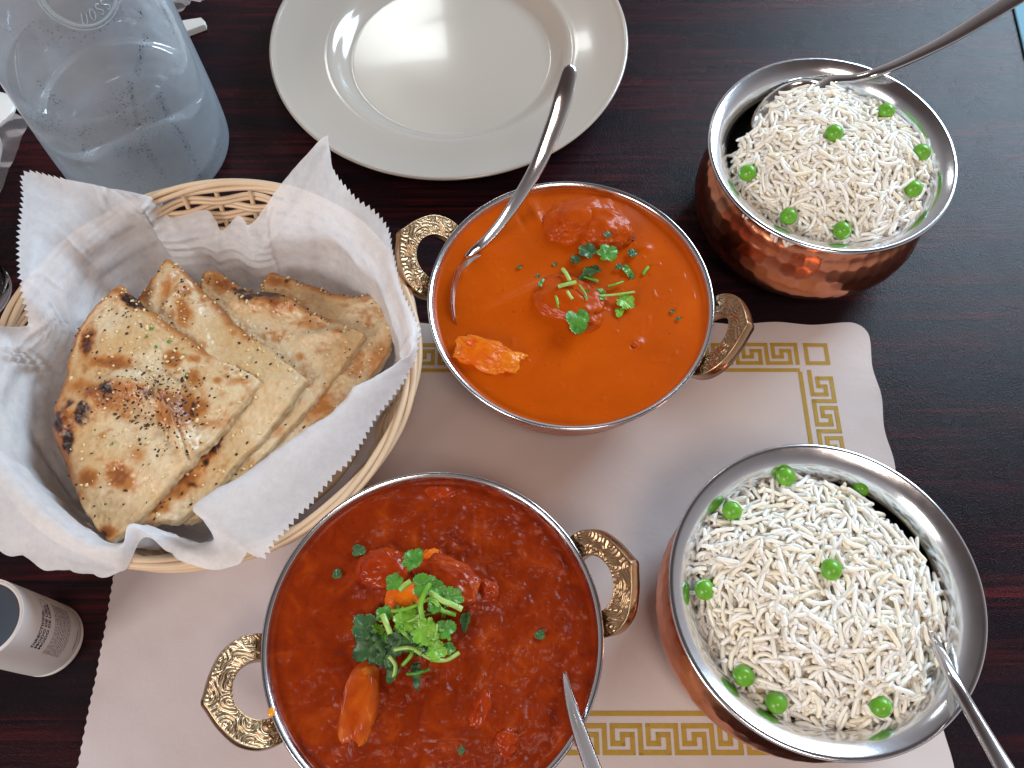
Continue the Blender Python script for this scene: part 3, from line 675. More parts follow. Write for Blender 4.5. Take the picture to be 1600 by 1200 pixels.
leaf(655, 985, ZS + .015, .0062, -.3, m_leaf_l, 'bright broad cilantro leaf in the very middle of the heap', G2, 7, seed=31)
leaf(668, 975, ZS + .016, .0048, -1.4, m_leaf_l, 'bright folded cilantro leaf standing in the middle of the heap', G2, 5, tiltx=.5, seed=32)
leaf(690, 985, ZS + .013, .0046, .4, m_leaf, 'green cilantro leaf right of the middle of the heap', G2, 3, seed=33)
leaf(675, 1015, ZS + .012, .0046, -.2, m_leaf_l, 'light green cilantro leaf at the lower right of the heap', G2, 5, seed=34)
leaf(630, 995, ZS + .010, .0060, -2.0, m_leaf_d, 'dark cilantro leaf beneath the bright ones in the heap', G2, 5, seed=35)
leaf(655, 1000, ZS + .009, .0060, -.8, m_leaf_d, 'dark cilantro leaf under the right part of the heap', G2, 5, seed=36)
leaf(697, 1012, ZS + .008, .0030, -.2, m_leaf, 'small round cilantro leaf next to the light green one', G2, 5, seed=37)
leaf(615, 1045, ZS + .005, .0044, -1.9, m_leaf_d, 'hanging dark cilantro leaf at the front left of the heap', G2, 3, seed=38, asp=.7)
leaf(650, 1045, ZS + .005, .0062, -1.5, m_leaf_d, 'long dark cilantro leaf pointing down from the heap', G2, 3, seed=39, asp=.4)
leaf(728, 965, ZS + .008, .0046, -1.7, m_leaf_d, 'brownish curled cilantro leaf at the right edge of the heap', G2, 3, tiltx=.6, seed=40, asp=.6)
leaf(676, 952, ZS + .0155, .0032, 1.0, m_leaf, 'small pale cilantro leaf beside the tall stem in the heap', G2, 5, seed=41)
stem([(660, 968, ZS + .016), (657, 945, ZS + .018), (664, 925, ZS + .018), (672, 912, ZS + .017)], .0011, 'tall bright stem crossing the middle of the heap', m_leaf_l, grp=G2)
stem([(672, 925, ZS + .0145), (690, 938, ZS + .015), (708, 945, ZS + .0145), (722, 952, ZS + .0135)], .0012, 'thick pale stem pointing right from the heap', grp=G2)
stem([(668, 938, ZS + .015), (680, 940, ZS + .0155), (690, 953, ZS + .0145), (712, 960, ZS + .0125)], .0010, 'folded light stem under the thick pale stem', m_leaf_l, grp=G2)
stem([(625, 922, ZS + .0125), (632, 915, ZS + .0135), (642, 908, ZS + .014)], .0012, 'short pale stem at the upper left of the heap', grp=G2)
stem([(616, 1015, ZS + .009), (640, 1012, ZS + .0115), (660, 1022, ZS + .0105), (680, 1031, ZS + .008), (700, 1030, ZS + .006), (717, 1020, ZS + .004)], .0009, 'long curved stem along the front of the heap', m_stem, grp=G2)
stem([(655, 1008, ZS + .014), (672, 998, ZS + .015), (678, 978, ZS + .0155)], .0008, 'short upright stem right of the bright leaves', m_leaf_l, grp=G2)
stem([(675, 1005, ZS + .013), (680, 990, ZS + .0145), (682, 975, ZS + .0145)], .0007, 'second upright stem, the rightmost beside the bright leaves', m_stem, grp=G2)
stem([(598, 960, ZS + .012), (604, 975, ZS + .0125), (610, 990, ZS + .0115)], .0012, 'short thick stem at the left of the heap beside the small folded leaf', m_stem, grp=G2)
stem([(608, 1025, ZS + .008), (618, 1040, ZS + .0065), (614, 1062, ZS + .004)], .0009, 'drooping stem at the front left of the heap', m_stem, grp=G2)
stem([(612, 955, ZS + .0125), (640, 950, ZS + .014), (682, 930, ZS + .015)], .0007, 'thin brownish stem running behind the tall bright one', m_leaf_l, grp=G2)
stem([(686, 985, ZS + .013), (698, 988, ZS + .012), (702, 1000, ZS + .010)], .0008, 'curled stem at the right end of the heap', m_leaf_l, grp=G2)
for i, (x, y, s) in enumerate([(556, 860, .0032), (527, 900, .0024), (847, 991, .0024), (560, 1088, .0018), (718, 1173, .0020), (726, 893, .0018)]):
    leaf(x, y, ZS + .0022, s, i * 1.7, m_leaf_d, ['dark cilantro scrap near the upper left rim of the red curry', 'narrow cilantro scrap left of the heap in the red curry', 'lone cilantro scrap at the right side of the red curry', 'tiny cilantro scrap on the pale yellow wedge', 'small cilantro scrap near the bottom of the red curry', 'tiny cilantro scrap above the bright red chunk'][i], 'cilantro scraps on the red curry', 3, seed=50 + i, name='cilantro_scrap')

g_ = np.random.default_rng(9)
for i in range(12):
    x, y = g_.normal(655, 30), g_.normal(985, 26); a = g_.uniform(0, 6.28); L_ = g_.uniform(9, 20); b_ = g_.uniform(-.5, .5); z_ = ZS + .0165 - .00010 * math.hypot(x - 660, y - 980)
    stem([(x - L_ * math.cos(a), y - L_ * math.sin(a), z_ - .0025), (x + b_ * 6, y - b_ * 6, z_), (x + L_ * math.cos(a + b_), y + L_ * math.sin(a + b_), z_ - .002)], g_.uniform(.0004, .0008), 'thin cilantro shred tangled in the heap on the red curry', [m_leaf_l, m_stem, m_leaf][i % 3], 'thin cilantro shreds in the heap')
for i in range(14):
    x, y = g_.normal(652, 30), g_.normal(985, 28); z_ = ZS + .0150 - .00010 * math.hypot(x - 660, y - 980)
    leaf(x, y, z_, g_.uniform(.0018, .0034), g_.uniform(0, 6.28), [m_leaf_l, m_leaf, m_leaf_d][i % 3], 'small torn cilantro leaf lying in the heap on the red curry', 'small torn leaves in the heap', int(g_.integers(3, 8)), tiltx=g_.normal(0, .5), tilty=g_.normal(0, .4), seed=i + 70, asp=g_.uniform(.4, 1))
for i in range(8):
    x, y = g_.normal(905, 32), g_.normal(440, 22); z_ = ZS + .0068 - .00007 * math.hypot(x - 895, y - 455)
    leaf(x, y, max(z_, ZS + .002), g_.uniform(.0016, .0032), g_.uniform(0, 6.28), [m_leaf, m_leaf_d, m_leaf_l][i % 3], 'small torn cilantro leaf scattered in the garnish on the orange curry', 'small torn leaves on the orange curry', int(g_.integers(3, 8)), tiltx=g_.normal(0, .35), seed=i + 90, asp=g_.uniform(.4, 1))

# ------------------------------------------------------------------ spoons
def spoon(name, label, hp, hw, ht, bowl=None, up=(0, 0, 1), grp='serving spoons'):
    pts = catmull([P(*a) for a in hp], 14); n = len(pts); s = np.linspace(0, 1, n)
    root = empty(name, label, 'spoon', tuple(pts[-1]), grp)
    w = np.interp(s, np.linspace(0, 1, len(hw)), hw); t_ = np.interp(s, np.linspace(0, 1, len(ht)), ht)
    e = np.sqrt(np.clip(1 - ((s - .94) / .06).clip(0, 1) ** 2, .04, 1)) if n > 90 else 1.0; v, f = sweep(pts, w * e, t_ * e, 20, up=up, power=2.4); mesh('handle', v, f, m_spoon, root)
    if bowl:
        c, ax, nr, hl, hwid, dep = bowl; ax = np.array(ax, float); ax /= np.linalg.norm(ax); nr = np.array(nr, float); nr -= ax * nr.dot(ax); nr /= np.linalg.norm(nr); sd = np.cross(nr, ax)
        th = np.linspace(0, 2 * np.pi, 64, endpoint=False); rs = np.linspace(0.02, 1, 14)
        U = rs[None] * np.cos(th)[:, None]; Vv = rs[None] * np.sin(th)[:, None]; eg = 1 - .12 * U
        D = -dep * (1 - rs[None] ** 2) + 0 * U
        top = np.array(c) + ax * (U * hl)[..., None] + sd * (Vv * hwid * eg)[..., None] + nr * D[..., None]
        bot = top - nr * .0014; m = 14; o = top.reshape(-1, 3).shape[0]
        nf = [tuple(a) for a in grid_faces(64, m, wrap_n=True)]
        f = nf + [tuple(i + o for i in a[::-1]) for a in nf] + [(i * m + m - 1, i * m + m - 1 + o, ((i + 1) % 64) * m + m - 1 + o, ((i + 1) % 64) * m + m - 1) for i in range(64)] + [tuple(i * m for i in range(64))]
        f += [tuple(o + i * m for i in range(64))]
        mesh('spoon_bowl', np.concatenate([top.reshape(-1, 3), bot.reshape(-1, 3)]), f, m_spoon, root)
    return root
bc = P(741, 460, ZS - .0011); axd = P(722, 535, ZS - .0024) - P(750, 386, ZS + .0008); nl = np.array([.46, .0, 1.0])
spoon('serving_spoon', 'long steel serving spoon resting in the orange curry, its handle pointing up over the plate',
    [(731, 403, ZS - .0002), (741, 391, ZS + .0014), (752, 382, ZS + .0028), (772, 362, ZS + .008), (800, 325, ZS + .018), (838, 262, ZS + .031), (866, 195, ZS + .042), (882, 145, ZS + .050), (893, 101, ZS + .055)],
    [.0022, .0022, .0024, .0027, .0032, .0042, .0046, .0034], [.0014, .0014, .0014, .0014, .0014, .0013, .0012, .0010],
    (bc, axd, nl, .0222, .0116, .006), up=(.25, -.3, 1))
spoon('serving_spoon', 'steel spoon standing in the red curry with its handle leaving the bottom edge',
    [(876, 1030, ZS - .008), (882, 1056, ZS + .0005), (892, 1100, ZS + .0075), (908, 1150, ZS + .014), (928, 1205, ZS + .022), (960, 1290, ZS + .034), (985, 1360, ZS + .042)],
    [.0010, .0012, .0024, .0030, .0032, .0040, .0046], [.0009, .0011, .0016, .0017, .0017, .0015, .0012], None)
spoon('serving_spoon', 'steel spoon lying in the top right rice bowl, its handle crossing the top right corner',
    [(1272, 146, .0655), (1300, 126, 0.0671), (1335, 122, 0.0701), (1370, 113, 0.0740), (1420, 92, 0.0770), (1480, 62, 0.0817), (1540, 26, 0.0877), (1600, -12, 0.0946), (1660, -50, 0.1015)],
    [.0030, .0030, .0028, .0030, .0036, .0044, .0052, .0056], [.0013, .0014, .0016, .0017, .0016, .0014, .0013, .0012],
    (P(1236, 172, 0.0632), P(1200, 200, 0.0611) - P(1300, 128, 0.0679), (-.10, .10, 1), .0245, .0165, .007), up=(-.1, .1, 1))
spoon('serving_spoon', 'steel spoon in the lower right rice bowl, its handle leaving the bottom right corner',
    [(1452, 990, 0.0602), (1470, 1022, 0.0679), (1490, 1062, 0.0740), (1518, 1112, 0.0770), (1552, 1170, 0.0808), (1590, 1235, 0.0860), (1640, 1320, 0.0929)],
    [.0020, .0024, .0026, .0028, .0032, .0040, .0046], [.0013, .0014, .0016, .0017, .0016, .0014, .0012],
    (P(1415, 930, 0.0520), P(1380, 860, 0.0464) - P(1452, 990, 0.0585), (0, 0, 1), .024, .016, .006))

# ------------------------------------------------------------------ wicker basket
BF = fit_circle(-22, 648, 269, 901, .0600); bx, by, BR = BF; BR -= .003
basket = empty('bread_basket', 'round pale wicker basket lined with paper and holding naan at the left', 'basket', (bx, by, .0))
def rb(z): return (.0705 / .0955 + (1 - .0705 / .0955) * (np.clip(z, 0, .06) / .058) ** .62) * BR
NS = 34
def ring(z0, amp, phase, r, dr=0, n=680, zj=0, seed=0):
    th = np.linspace(0, 2 * np.pi, n, endpoint=False)
    z = z0 + zj * vnoise(th * 4, seed, 0, seed); R = rb(z) + dr + amp * np.cos(th * NS / 2 + phase)
    p = np.stack([bx + R * np.cos(th), by + R * np.sin(th), z], 1)
    return sweep(p, r, r, 7, closed=True)
k_ = 0
for i in range(11):
    z = .0045 + i * .0046
    for j in (0, 1):
        v, f = ring(z + j * .0021, .0016, (i % 2) * np.pi, .00118 + .0001 * random.random(), 0, zj=.0004, seed=i * 2 + j + 1)
        mesh('weaver', v, f, m_reed, basket)
for i in range(NS):
    a = 2 * np.pi * (i) / NS + random.uniform(-.012, .012); zs = np.linspace(.002, .0585, 14); R = rb(zs)
    p = np.stack([bx + R * math.cos(a), by + R * math.sin(a), zs], 1); v, f = sweep(p, .0013, .0011, 7, up=(math.cos(a), math.sin(a), 0)); mesh('stake', v, f, m_reed, basket)
for j in range(5):
    n = 720; th = np.linspace(0, 2 * np.pi, n, endpoint=False); ph = th * 3 + .5 * np.sin(th * 5 + j) + j * 2 * np.pi / 5
    R = BR + .0004 + .0019 * np.cos(ph); z = .0588 + .0022 * np.sin(ph)
    v, f = sweep(np.stack([bx + R * np.cos(th), by + R * np.sin(th), z], 1), .0015, .0014, 8, closed=True); mesh('rim_strand', v, f, m_reed, basket)
v, f = lathe([(0, .002), (.069, .002), (.0705, .003), (.0705, .0045), (.069, .005), (0, .005)], 64, (bx, by, 0)); mesh('basket_floor', v, f, m_reed, basket)

# ------------------------------------------------------------------ paper liner
# (boundary px, py, z), (mid px, py, z), zigzag edge
LB = [((38, 268, .085), (122, 345, .071), 1), ((100, 279, .083), (150, 325, .070), 0), ((160, 290, .078), (188, 310, .069), 0), ((212, 300, .070), (222, 325, .060), 0),
 ((250, 311, .054), (238, 350, .048), 0), ((268, 336, .046), (258, 372, .042), 0), ((325, 328, .048), (315, 372, .040), 0), ((348, 357, .041), (338, 392, .036), 0), ((375, 334, .050), (368, 382, .038), 0),
 ((396, 347, .055), (400, 395, .040), 0), ((440, 288, .070), (436, 362, .053), 0), ((480, 241, .084), (472, 340, .066), 0), ((512, 213, .094), (495, 335, .069), 1), ((522, 265, .090), (520, 345, .070), 1),
 ((555, 308, .085), (545, 365, .071), 1), ((586, 330, .082), (568, 392, .071), 1), ((608, 357, .080), (590, 418, .071), 1), ((618, 400, .078), (606, 455, .071), 1), ((633, 460, .076), (622, 500, .071), 1),
 ((657, 516, .074), (634, 535, .073), 1), ((650, 562, .069), (638, 558, .077), 1), ((618, 627, .068), (590, 592, .079), 1), ((572, 688, .067), (530, 637, .079), 1), ((512, 763, .067), (470, 680, .079), 1),
 ((465, 815, .066), (410, 722, .078), 1), ((432, 850, .066), (352, 764, .077), 1), ((412, 878, .065), (304, 799, .075), 1), ((388, 868, .066), (318, 815, .068), 0), ((370, 886, .064), (335, 850, .064), 0),
 ((325, 891, .064), (300, 855, .064), 0), ((270, 872, .064), (256, 838, .063), 0), ((226, 840, .068), (205, 818, .072), 0), ((190, 899, .060), (192, 850, .070), 0), ((130, 904, .056), (138, 848, .070), 0),
 ((60, 888, .058), (70, 795, .071), 0), ((0, 865, .062), (8, 730, .072), 0), ((-80, 800, .066), (-34, 660, .073), 0), ((-110, 620, .072), (-34, 590, .070), 0), ((-60, 515, .068), (-12, 548, .067), 0),
 ((28, 512, .060), (45, 540, .056), 0), ((40, 498, .066), (72, 500, .060), 1), ((28, 450, .076), (62, 450, .070), 1), ((27, 370, .081), (80, 388, .071), 1), ((33, 310, .083), (100, 362, .071), 1)]
def build_liner():
    B = np.array([P(*a) for a, _, _ in LB]); Mi = np.array([P(*b) for _, b, _ in LB]); Zg = np.array([float(c) for *_, c in LB])
    Cc = np.array([bx, by]); dM = Mi[:, :2] - Cc; rM = np.linalg.norm(dM, axis=1); dM /= rM[:, None]
    rW = np.minimum(rb(.034) - .0042, rM * .93); zW = np.where(rM * .93 < rb(.034) - .004, np.minimum(Mi[:, 2] * .8, .03), .032)
    Wp = np.concatenate([Cc + dM * rW[:, None], zW[:, None]], 1)
    rF = np.minimum(.060, rW * .8); Fp = np.concatenate([Cc + dM * rF[:, None], np.full((len(B), 1), .0085)], 1)
    F0 = np.concatenate([Cc + dM * .02, np.full((len(B), 1), .0078)], 1)
    # resample spokes by boundary length
    stack = np.stack([F0, Fp, Wp, Mi, B], 1).reshape(len(B), -1)
    dense = catmull(stack, 24, True).reshape(-1, 5, 3); zg = np.repeat(Zg, 24)
    lin = []
    L = np.r_[0, np.cumsum(np.linalg.norm(np.diff(np.r_[dense[:, 4], dense[:1, 4]], axis=0), axis=1))]
    step = .00150; N = int(L[-1] / step / 2) * 2; s = np.linspace(0, L[-1], N, endpoint=False)
    dd = np.concatenate([dense, dense[:1]]).reshape(len(dense) + 1, -1)
    D = np.stack([np.interp(s, L, dd[:, i]) for i in range(15)], 1).reshape(N, 5, 3); zz = np.interp(s, L, np.r_[zg, zg[:1]]) > .5
    per = 12; rows = []
    for i in range(N): rows.append(catmull(D[i], per))
    V = np.array(rows); Mr = V.shape[1]; tt = np.linspace(0, 1, Mr)
    # pinked edge
    dirv = V[:, -1] - V[:, -3]; dirv /= np.linalg.norm(dirv, axis=1)[:, None] + 1e-9
    V[:, -1] += dirv * (np.where(np.arange(N) % 2 == 0, .0010, -.0011) * zz)[:, None]
    # crumple
    x, y, z = V[..., 0], V[..., 1], V[..., 2]
    amp = np.interp(tt, [0, .45, .7, .95, 1], [.0002, .0012, .0016, .0024, .0022])[None]
    cr = .9 * ridged(x * 38 + z * 25, y * 38 - z * 20, 5, 3) + .5 * fbm(x * 30, y * 30, z * 30, 3, 7) + .25 * ridged(x * 140 + z * 60, y * 140, 9, 2)
    cdir = np.concatenate([Cc[None, None] - V[..., :2], 0 * V[..., :1] + .06], -1); cdir /= np.linalg.norm(cdir, axis=-1)[..., None] + 1e-9
    crs = lambda a, w_: np.exp(-np.abs(a) / w_)
    cr = cr + 1.1 * crs(vnoise(x * 17 + z * 12, y * 17 - z * 9, 0, 31), .05) + .8 * crs(vnoise(x * 30 - z * 20, y * 30, 0, 37), .04) + .5 * crs(vnoise(x * 52, y * 52 + z * 30, 0, 41), .04)
    rib = (.0008 + .0006 * sstep(bx - .02, bx - .07, x)) * (np.cos(2 * np.pi * (z - .0045) / .0046) + .8) * (sstep(.015, .022, z) * (1 - sstep(.058, .066, z))) * sstep(.10, .55, tt)[None] * (x < bx + .02)
    V = V + cdir * (amp * cr * .85)[..., None] + cdir * rib[..., None]
    cenz = .0075; v = V.reshape(-1, 3)
    f = [tuple(q) for q in grid_faces(N, Mr, wrap_n=True)] + [tuple(range(0, len(v), Mr))]
    ln = empty('paper_liner', 'crinkled white waxed paper with pinked edges lining the wicker basket', 'paper liner', (bx, by, .0078))
    mesh('paper_sheet', v, f, m_paper, ln)
build_liner()

# ------------------------------------------------------------------ naan
def spot(X, Y, x, y, rx, ry, rot=0, nz=None):
    c, s = math.cos(rot), math.sin(rot); dx, dy = X - x, Y - y; u = (dx * c + dy * s) / (rx * 1.3); w_ = (-dx * s + dy * c) / (ry * 1.3)
    d = np.sqrt(u ** 2 + w_ ** 2)
    if nz is not None: d = d + .45 * nz
    return 1 - sstep(.15, 1.25, d)
CREAM = np.array([.64, .44, .22]); PALE = np.array([.76, .61, .39]); TAN = np.array([.50, .21, .055]); BROWN = np.array([.21, .046, .008]); CHAR = np.array([.035, .014, .010])
def naan(idx, outline, z0, label, browns, chars, ridges=(), zslope=(0, 0), seed=0, cut=(1, 0), toast=.5):
    oc = catmull([P(x, y, z0)[:2] for x, y in outline], 12, True)
    c = oc.mean(0); n = 420
    th0 = np.unwrap(np.arctan2(oc[:, 1] - c[1], oc[:, 0] - c[0])); 
    L = np.r_[0, np.cumsum(np.linalg.norm(np.diff(np.r_[oc, oc[:1]], axis=0), axis=1))]; s = np.linspace(0, L[-1], n, endpoint=False)
    o = np.stack([np.interp(s, L, np.r_[oc[:, i], oc[:1, i]]) for i in (0, 1)], 1)
    nr = o - c; nr /= np.linalg.norm(nr, axis=1)[:, None]
    o = o + nr * (.0010 * fbm(s * 220, s * 0, 0, 4, seed) + .0008 * fbm(s * 70, s * 0, 0, 2, seed + 30))[:, None]
    rs = np.r_[np.linspace(.01, .9, 120), np.linspace(.91, 1, 26)]
    XY = c + (o - c)[:, None] * rs[None, :, None]; X, Y = XY[..., 0], XY[..., 1]
    outd = np.linalg.norm(o - c, axis=1)[:, None] * (1 - rs[None])  # distance to edge along ray
    cutn = nr @ (np.array(cut) / np.linalg.norm(cut)); iscut = sstep(.15, .5, cutn)[:, None]
    rad = .0040 * (1 - iscut) + .0014 * iscut
    edge = -np.where(outd < rad, rad - np.sqrt(np.clip(rad ** 2 - (rad - outd) ** 2, 0, None)), 0)
    px, py = proj(np.stack([X, Y, z0 + 0 * X], -1))
    bump = .0020 * fbm(X * 45, Y * 45, seed, 3, seed) + .0005 * fbm(X * 260, Y * 260, seed, 3, seed + 3) + .0014 * np.clip(ridged(X * 34, Y * 34, seed, 2), 0, 1) + .0004 * fbm(X * 700, Y * 700, seed, 2, seed + 5)
    n3_ = fbm(X * 90, Y * 90, 0, 2, seed + 8)
    for (ax, ay, bx_, by_, wd, h) in ridges:
        t_ = np.clip(((px - ax) * (bx_ - ax) + (py - ay) * (by_ - ay)) / ((bx_ - ax) ** 2 + (by_ - ay) ** 2), 0, 1)
        d = np.hypot(px - ax - t_ * (bx_ - ax), py - ay - t_ * (by_ - ay)); bump = bump + 1.4 * h * np.exp(-(d / wd) ** 2)
    if idx == 1:
        sd = py - np.interp(px, [80, 110, 150, 200, 250, 275, 290, 300], [655, 645, 622, 600, 612, 650, 700, 760]) + 10 * n3_
        fold = sstep(-5, 7, sd) * sstep(304, 286, px + 6 * n3_); bump = bump + .0034 * fold * np.exp(-np.clip(sd, 0, 400) / 110)
    rn = rs[None] + 0 * X; droop = -.0026 * rn ** 3 * (1 - iscut) - .0014 * rn ** 4 * iscut * (1 + fbm(s * 60, s * 0, 0, 2, seed + 20))[:, None]
    Z = z0 + bump + edge + droop + zslope[0] * (X - c[0]) + zslope[1] * (Y - c[1])
    # colour
    n1 = fbm(X * 120, Y * 120, 0, 4, seed + 1); n2 = fbm(X * 420, Y * 420, 0, 3, seed + 2); n3 = fbm(X * 40, Y * 40, 0, 3, seed + 6)
    col = CREAM[None, None] * (1 - sstep(-.3, .4, n3)[..., None]) + PALE[None, None] * sstep(-.3, .4, n3)[..., None]
    br = sstep(.10, .75, n1 + .35 * n2 + .4 * n3 + (toast - .5)) * .38 + .10 * np.clip(n2 + .4, 0, 1)
    br = np.maximum(br, (1 - iscut) * (1 - sstep(.001, .007, outd + .002 * n1)) * .75)
    for (x, y, rx, ry, rot, st) in browns: br = np.maximum(br, st * spot(px, py, x, y, rx, ry, rot, n1 + .5 * n2))
    br = np.clip(br, 0, 1)[..., None]; mid = np.clip(br * 2, 0, 1); hi = np.clip(br * 2 - 1, 0, 1)
    col = col * (1 - mid) + TAN * mid; col = col * (1 - hi) + BROWN * hi
    ch = 0 * n1
    for (x, y, rx, ry, rot, st) in chars: ch = np.maximum(ch, min(1, st * 1.15) * spot(px, py, x, y, rx * 1.12, ry * 1.12, rot, n1 * 1.2 + n2))
    ch = np.clip(ch, 0, 1)[..., None]; col = col * (1 - np.clip(ch * 1.6, 0, 1) * .8) + BROWN * np.clip(ch * 1.6, 0, 1) * .8; ch = np.clip(ch * 1.9 - .35, 0, 1); col = col * (1 - ch) + CHAR * ch
    top = np.stack([X, Y, Z], -1)
    # side wall (crumb on the cut side)
    K = 10; q = np.linspace(0, 1, K + 1)[1:]
    side = np.repeat(top[:, -1:], K, 1).copy(); side[..., 2] -= q[None] * .0062
    side[..., :2] += nr[:, None] * ((.0008 * fbm(s[:, None] * 500, q[None] * 5, 0, 3, seed + 9)) - .0012 * q[None] ** 3 + .0005 * np.sin(q * np.pi)[None])[..., None]
    side[..., 2] += .0004 * fbm(s[:, None] * 600, q[None] * 6, 0, 2, seed + 10)
    crumb = np.array([.70, .52, .30]); cs = np.clip(.5 + .6 * fbm(s[:, None] * 700, q[None] * 4, 0, 3, seed + 12), 0, 1)[..., None]
    scol = (crumb * (1 - .35 * cs)) * iscut[..., None] + (TAN * .8) * (1 - iscut[..., None])
    bt = sstep(.7, 1, q)[None, :, None]; scol = scol * (1 - bt) + TAN * .7 * bt
    V = np.concatenate([top, side], 1); Cc = np.concatenate([col, scol + 0 * side], 1); m = V.shape[1]
    v = V.reshape(-1, 3); f = [tuple(a) for a in grid_faces(n, m, wrap_n=True)] + [tuple(range(0, len(v), m)), tuple(range(m - 1, len(v), m))[::-1]]
    root = empty('naan', label, 'naan', (c[0], c[1], z0 - .008), 'pieces of naan in the basket')
    mesh('bread', v, f, m_naan, root, cols=Cc.reshape(-1, 3))
    pts = top[:, 6:-4].reshape(-1, 3); ppx, ppy = px[:, 6:-4].ravel(), py[:, 6:-4].ravel()
    return root, pts, ppx, ppy
def bits(root, pts, ppx, ppy, name, mat, count, size, clusters, seed, flat=.5, lift=.0002):
    g = np.random.default_rng(seed); V = []; Fc = []; o = 0
    bv = np.array([[-1, -1, -1], [1, -1, -1], [1, 1, -1], [-1, 1, -1], [-.7, -.7, 1], [.7, -.6, 1], [.6, .7, 1], [-.6, .6, 1]], float)
    bf = np.array([(0, 3, 2, 1), (4, 5, 6, 7), (0, 1, 5, 4), (1, 2, 6, 5), (2, 3, 7, 6), (3, 0, 4, 7)])
    w_ = np.zeros(len(pts)) + .12
    for (x, y, r, s) in clusters: w_ += s * np.exp(-((ppx - x) ** 2 + (ppy - y) ** 2) / r ** 2)
    # weight by local area (polar grid is denser in the middle)
    c = pts.mean(0); w_ *= np.hypot(pts[:, 0] - c[0], pts[:, 1] - c[1]) + .001
    idx = g.choice(len(pts), count, p=w_ / w_.sum())
    for i in idx:
        s = size * g.uniform(.45, 1.3); q = bv * (s * g.uniform(.5, 1.2), s * g.uniform(.4, .9), s * flat) * (1 + .25 * g.normal(size=(8, 1)))
        R = np.array(Matrix.Rotation(g.uniform(0, 6.28), 3, 'Z') @ Matrix.Rotation(g.normal(0, .5), 3, 'X')); V.append(q @ R.T + pts[i] + np.array([0, 0, lift])); Fc.append(bf + o); o += 8
    mesh(name, np.concatenate(V), np.concatenate(Fc), mat, root, smooth=False, kind='stuff')
N4 = naan(4, [(410, 430), (430, 420), (480, 438), (540, 455), (605, 457), (622, 460), (618, 500), (598, 558), (545, 622), (478, 682), (400, 742), (335, 815), (315, 800), (350, 690), (400, 550), (405, 470)], .0400,
    'rearmost naan piece at the right, under all the others', [(435, 438, 26, 9, .2, .8), (520, 452, 40, 5, .2, .5), (590, 560, 20, 30, .5, .45), (500, 640, 30, 16, -.7, .6)], [(448, 436, 6, 4, 0, .5)], (), (0, 0), 4, (.75, -.65), .45)
N3 = naan(3, [(310, 428), (330, 417), (370, 438), (400, 452), (440, 455), (500, 488), (560, 516), (563, 534), (500, 612), (420, 702), (350, 770), (300, 812), (275, 790), (300, 640), (305, 500)], .0456,
    'third naan piece, with a charred folded lip at its top', [(345, 440, 26, 14, .4, .9), (420, 470, 40, 16, .2, .9), (395, 452, 22, 10, .3, .9), (530, 520, 8, 6, 0, .6), (470, 560, 8, 6, 0, .5)], [(378, 455, 14, 7, .2, .95), (412, 463, 34, 6, -.15, .95), (392, 470, 14, 6, 0, .8)],
    [(375, 470, 455, 478, 14, .003), (455, 478, 500, 495, 12, .002), (480, 530, 530, 520, 8, .0015)], (0, 0), 14, (.75, -.65), .5)
N2 = naan(2, [(206, 462), (222, 440), (238, 424), (255, 398), (276, 408), (330, 464), (400, 528), (475, 588), (472, 602), (400, 690), (335, 762), (290, 806), (250, 816), (212, 815), (200, 740), (190, 600), (200, 500)], .0513,
    'second naan piece, half under the front one', [(222, 452, 16, 14, 0, .9), (250, 405, 9, 14, .6, 1), (262, 450, 10, 26, .5, .6), (290, 455, 9, 14, .4, .7), (288, 490, 14, 22, 0, .7), (322, 700, 24, 34, .3, 1), (285, 745, 42, 26, -.5, .95), (240, 795, 26, 14, -.3, .8), (350, 650, 14, 10, 0, .5)],
    [(338, 688, 10, 17, .2, .9), (322, 722, 8, 6, 0, .6), (300, 757, 6, 4, 0, .7), (244, 800, 6, 4, 0, .6), (252, 400, 4, 8, .8, .6)],
    [(236, 470, 262, 430, 10, .0018), (262, 480, 290, 440, 8, .0016), (300, 480, 330, 560, 16, .001), (330, 590, 420, 600, 30, .0015)], (0, 0), 24, (.75, -.65), .5)
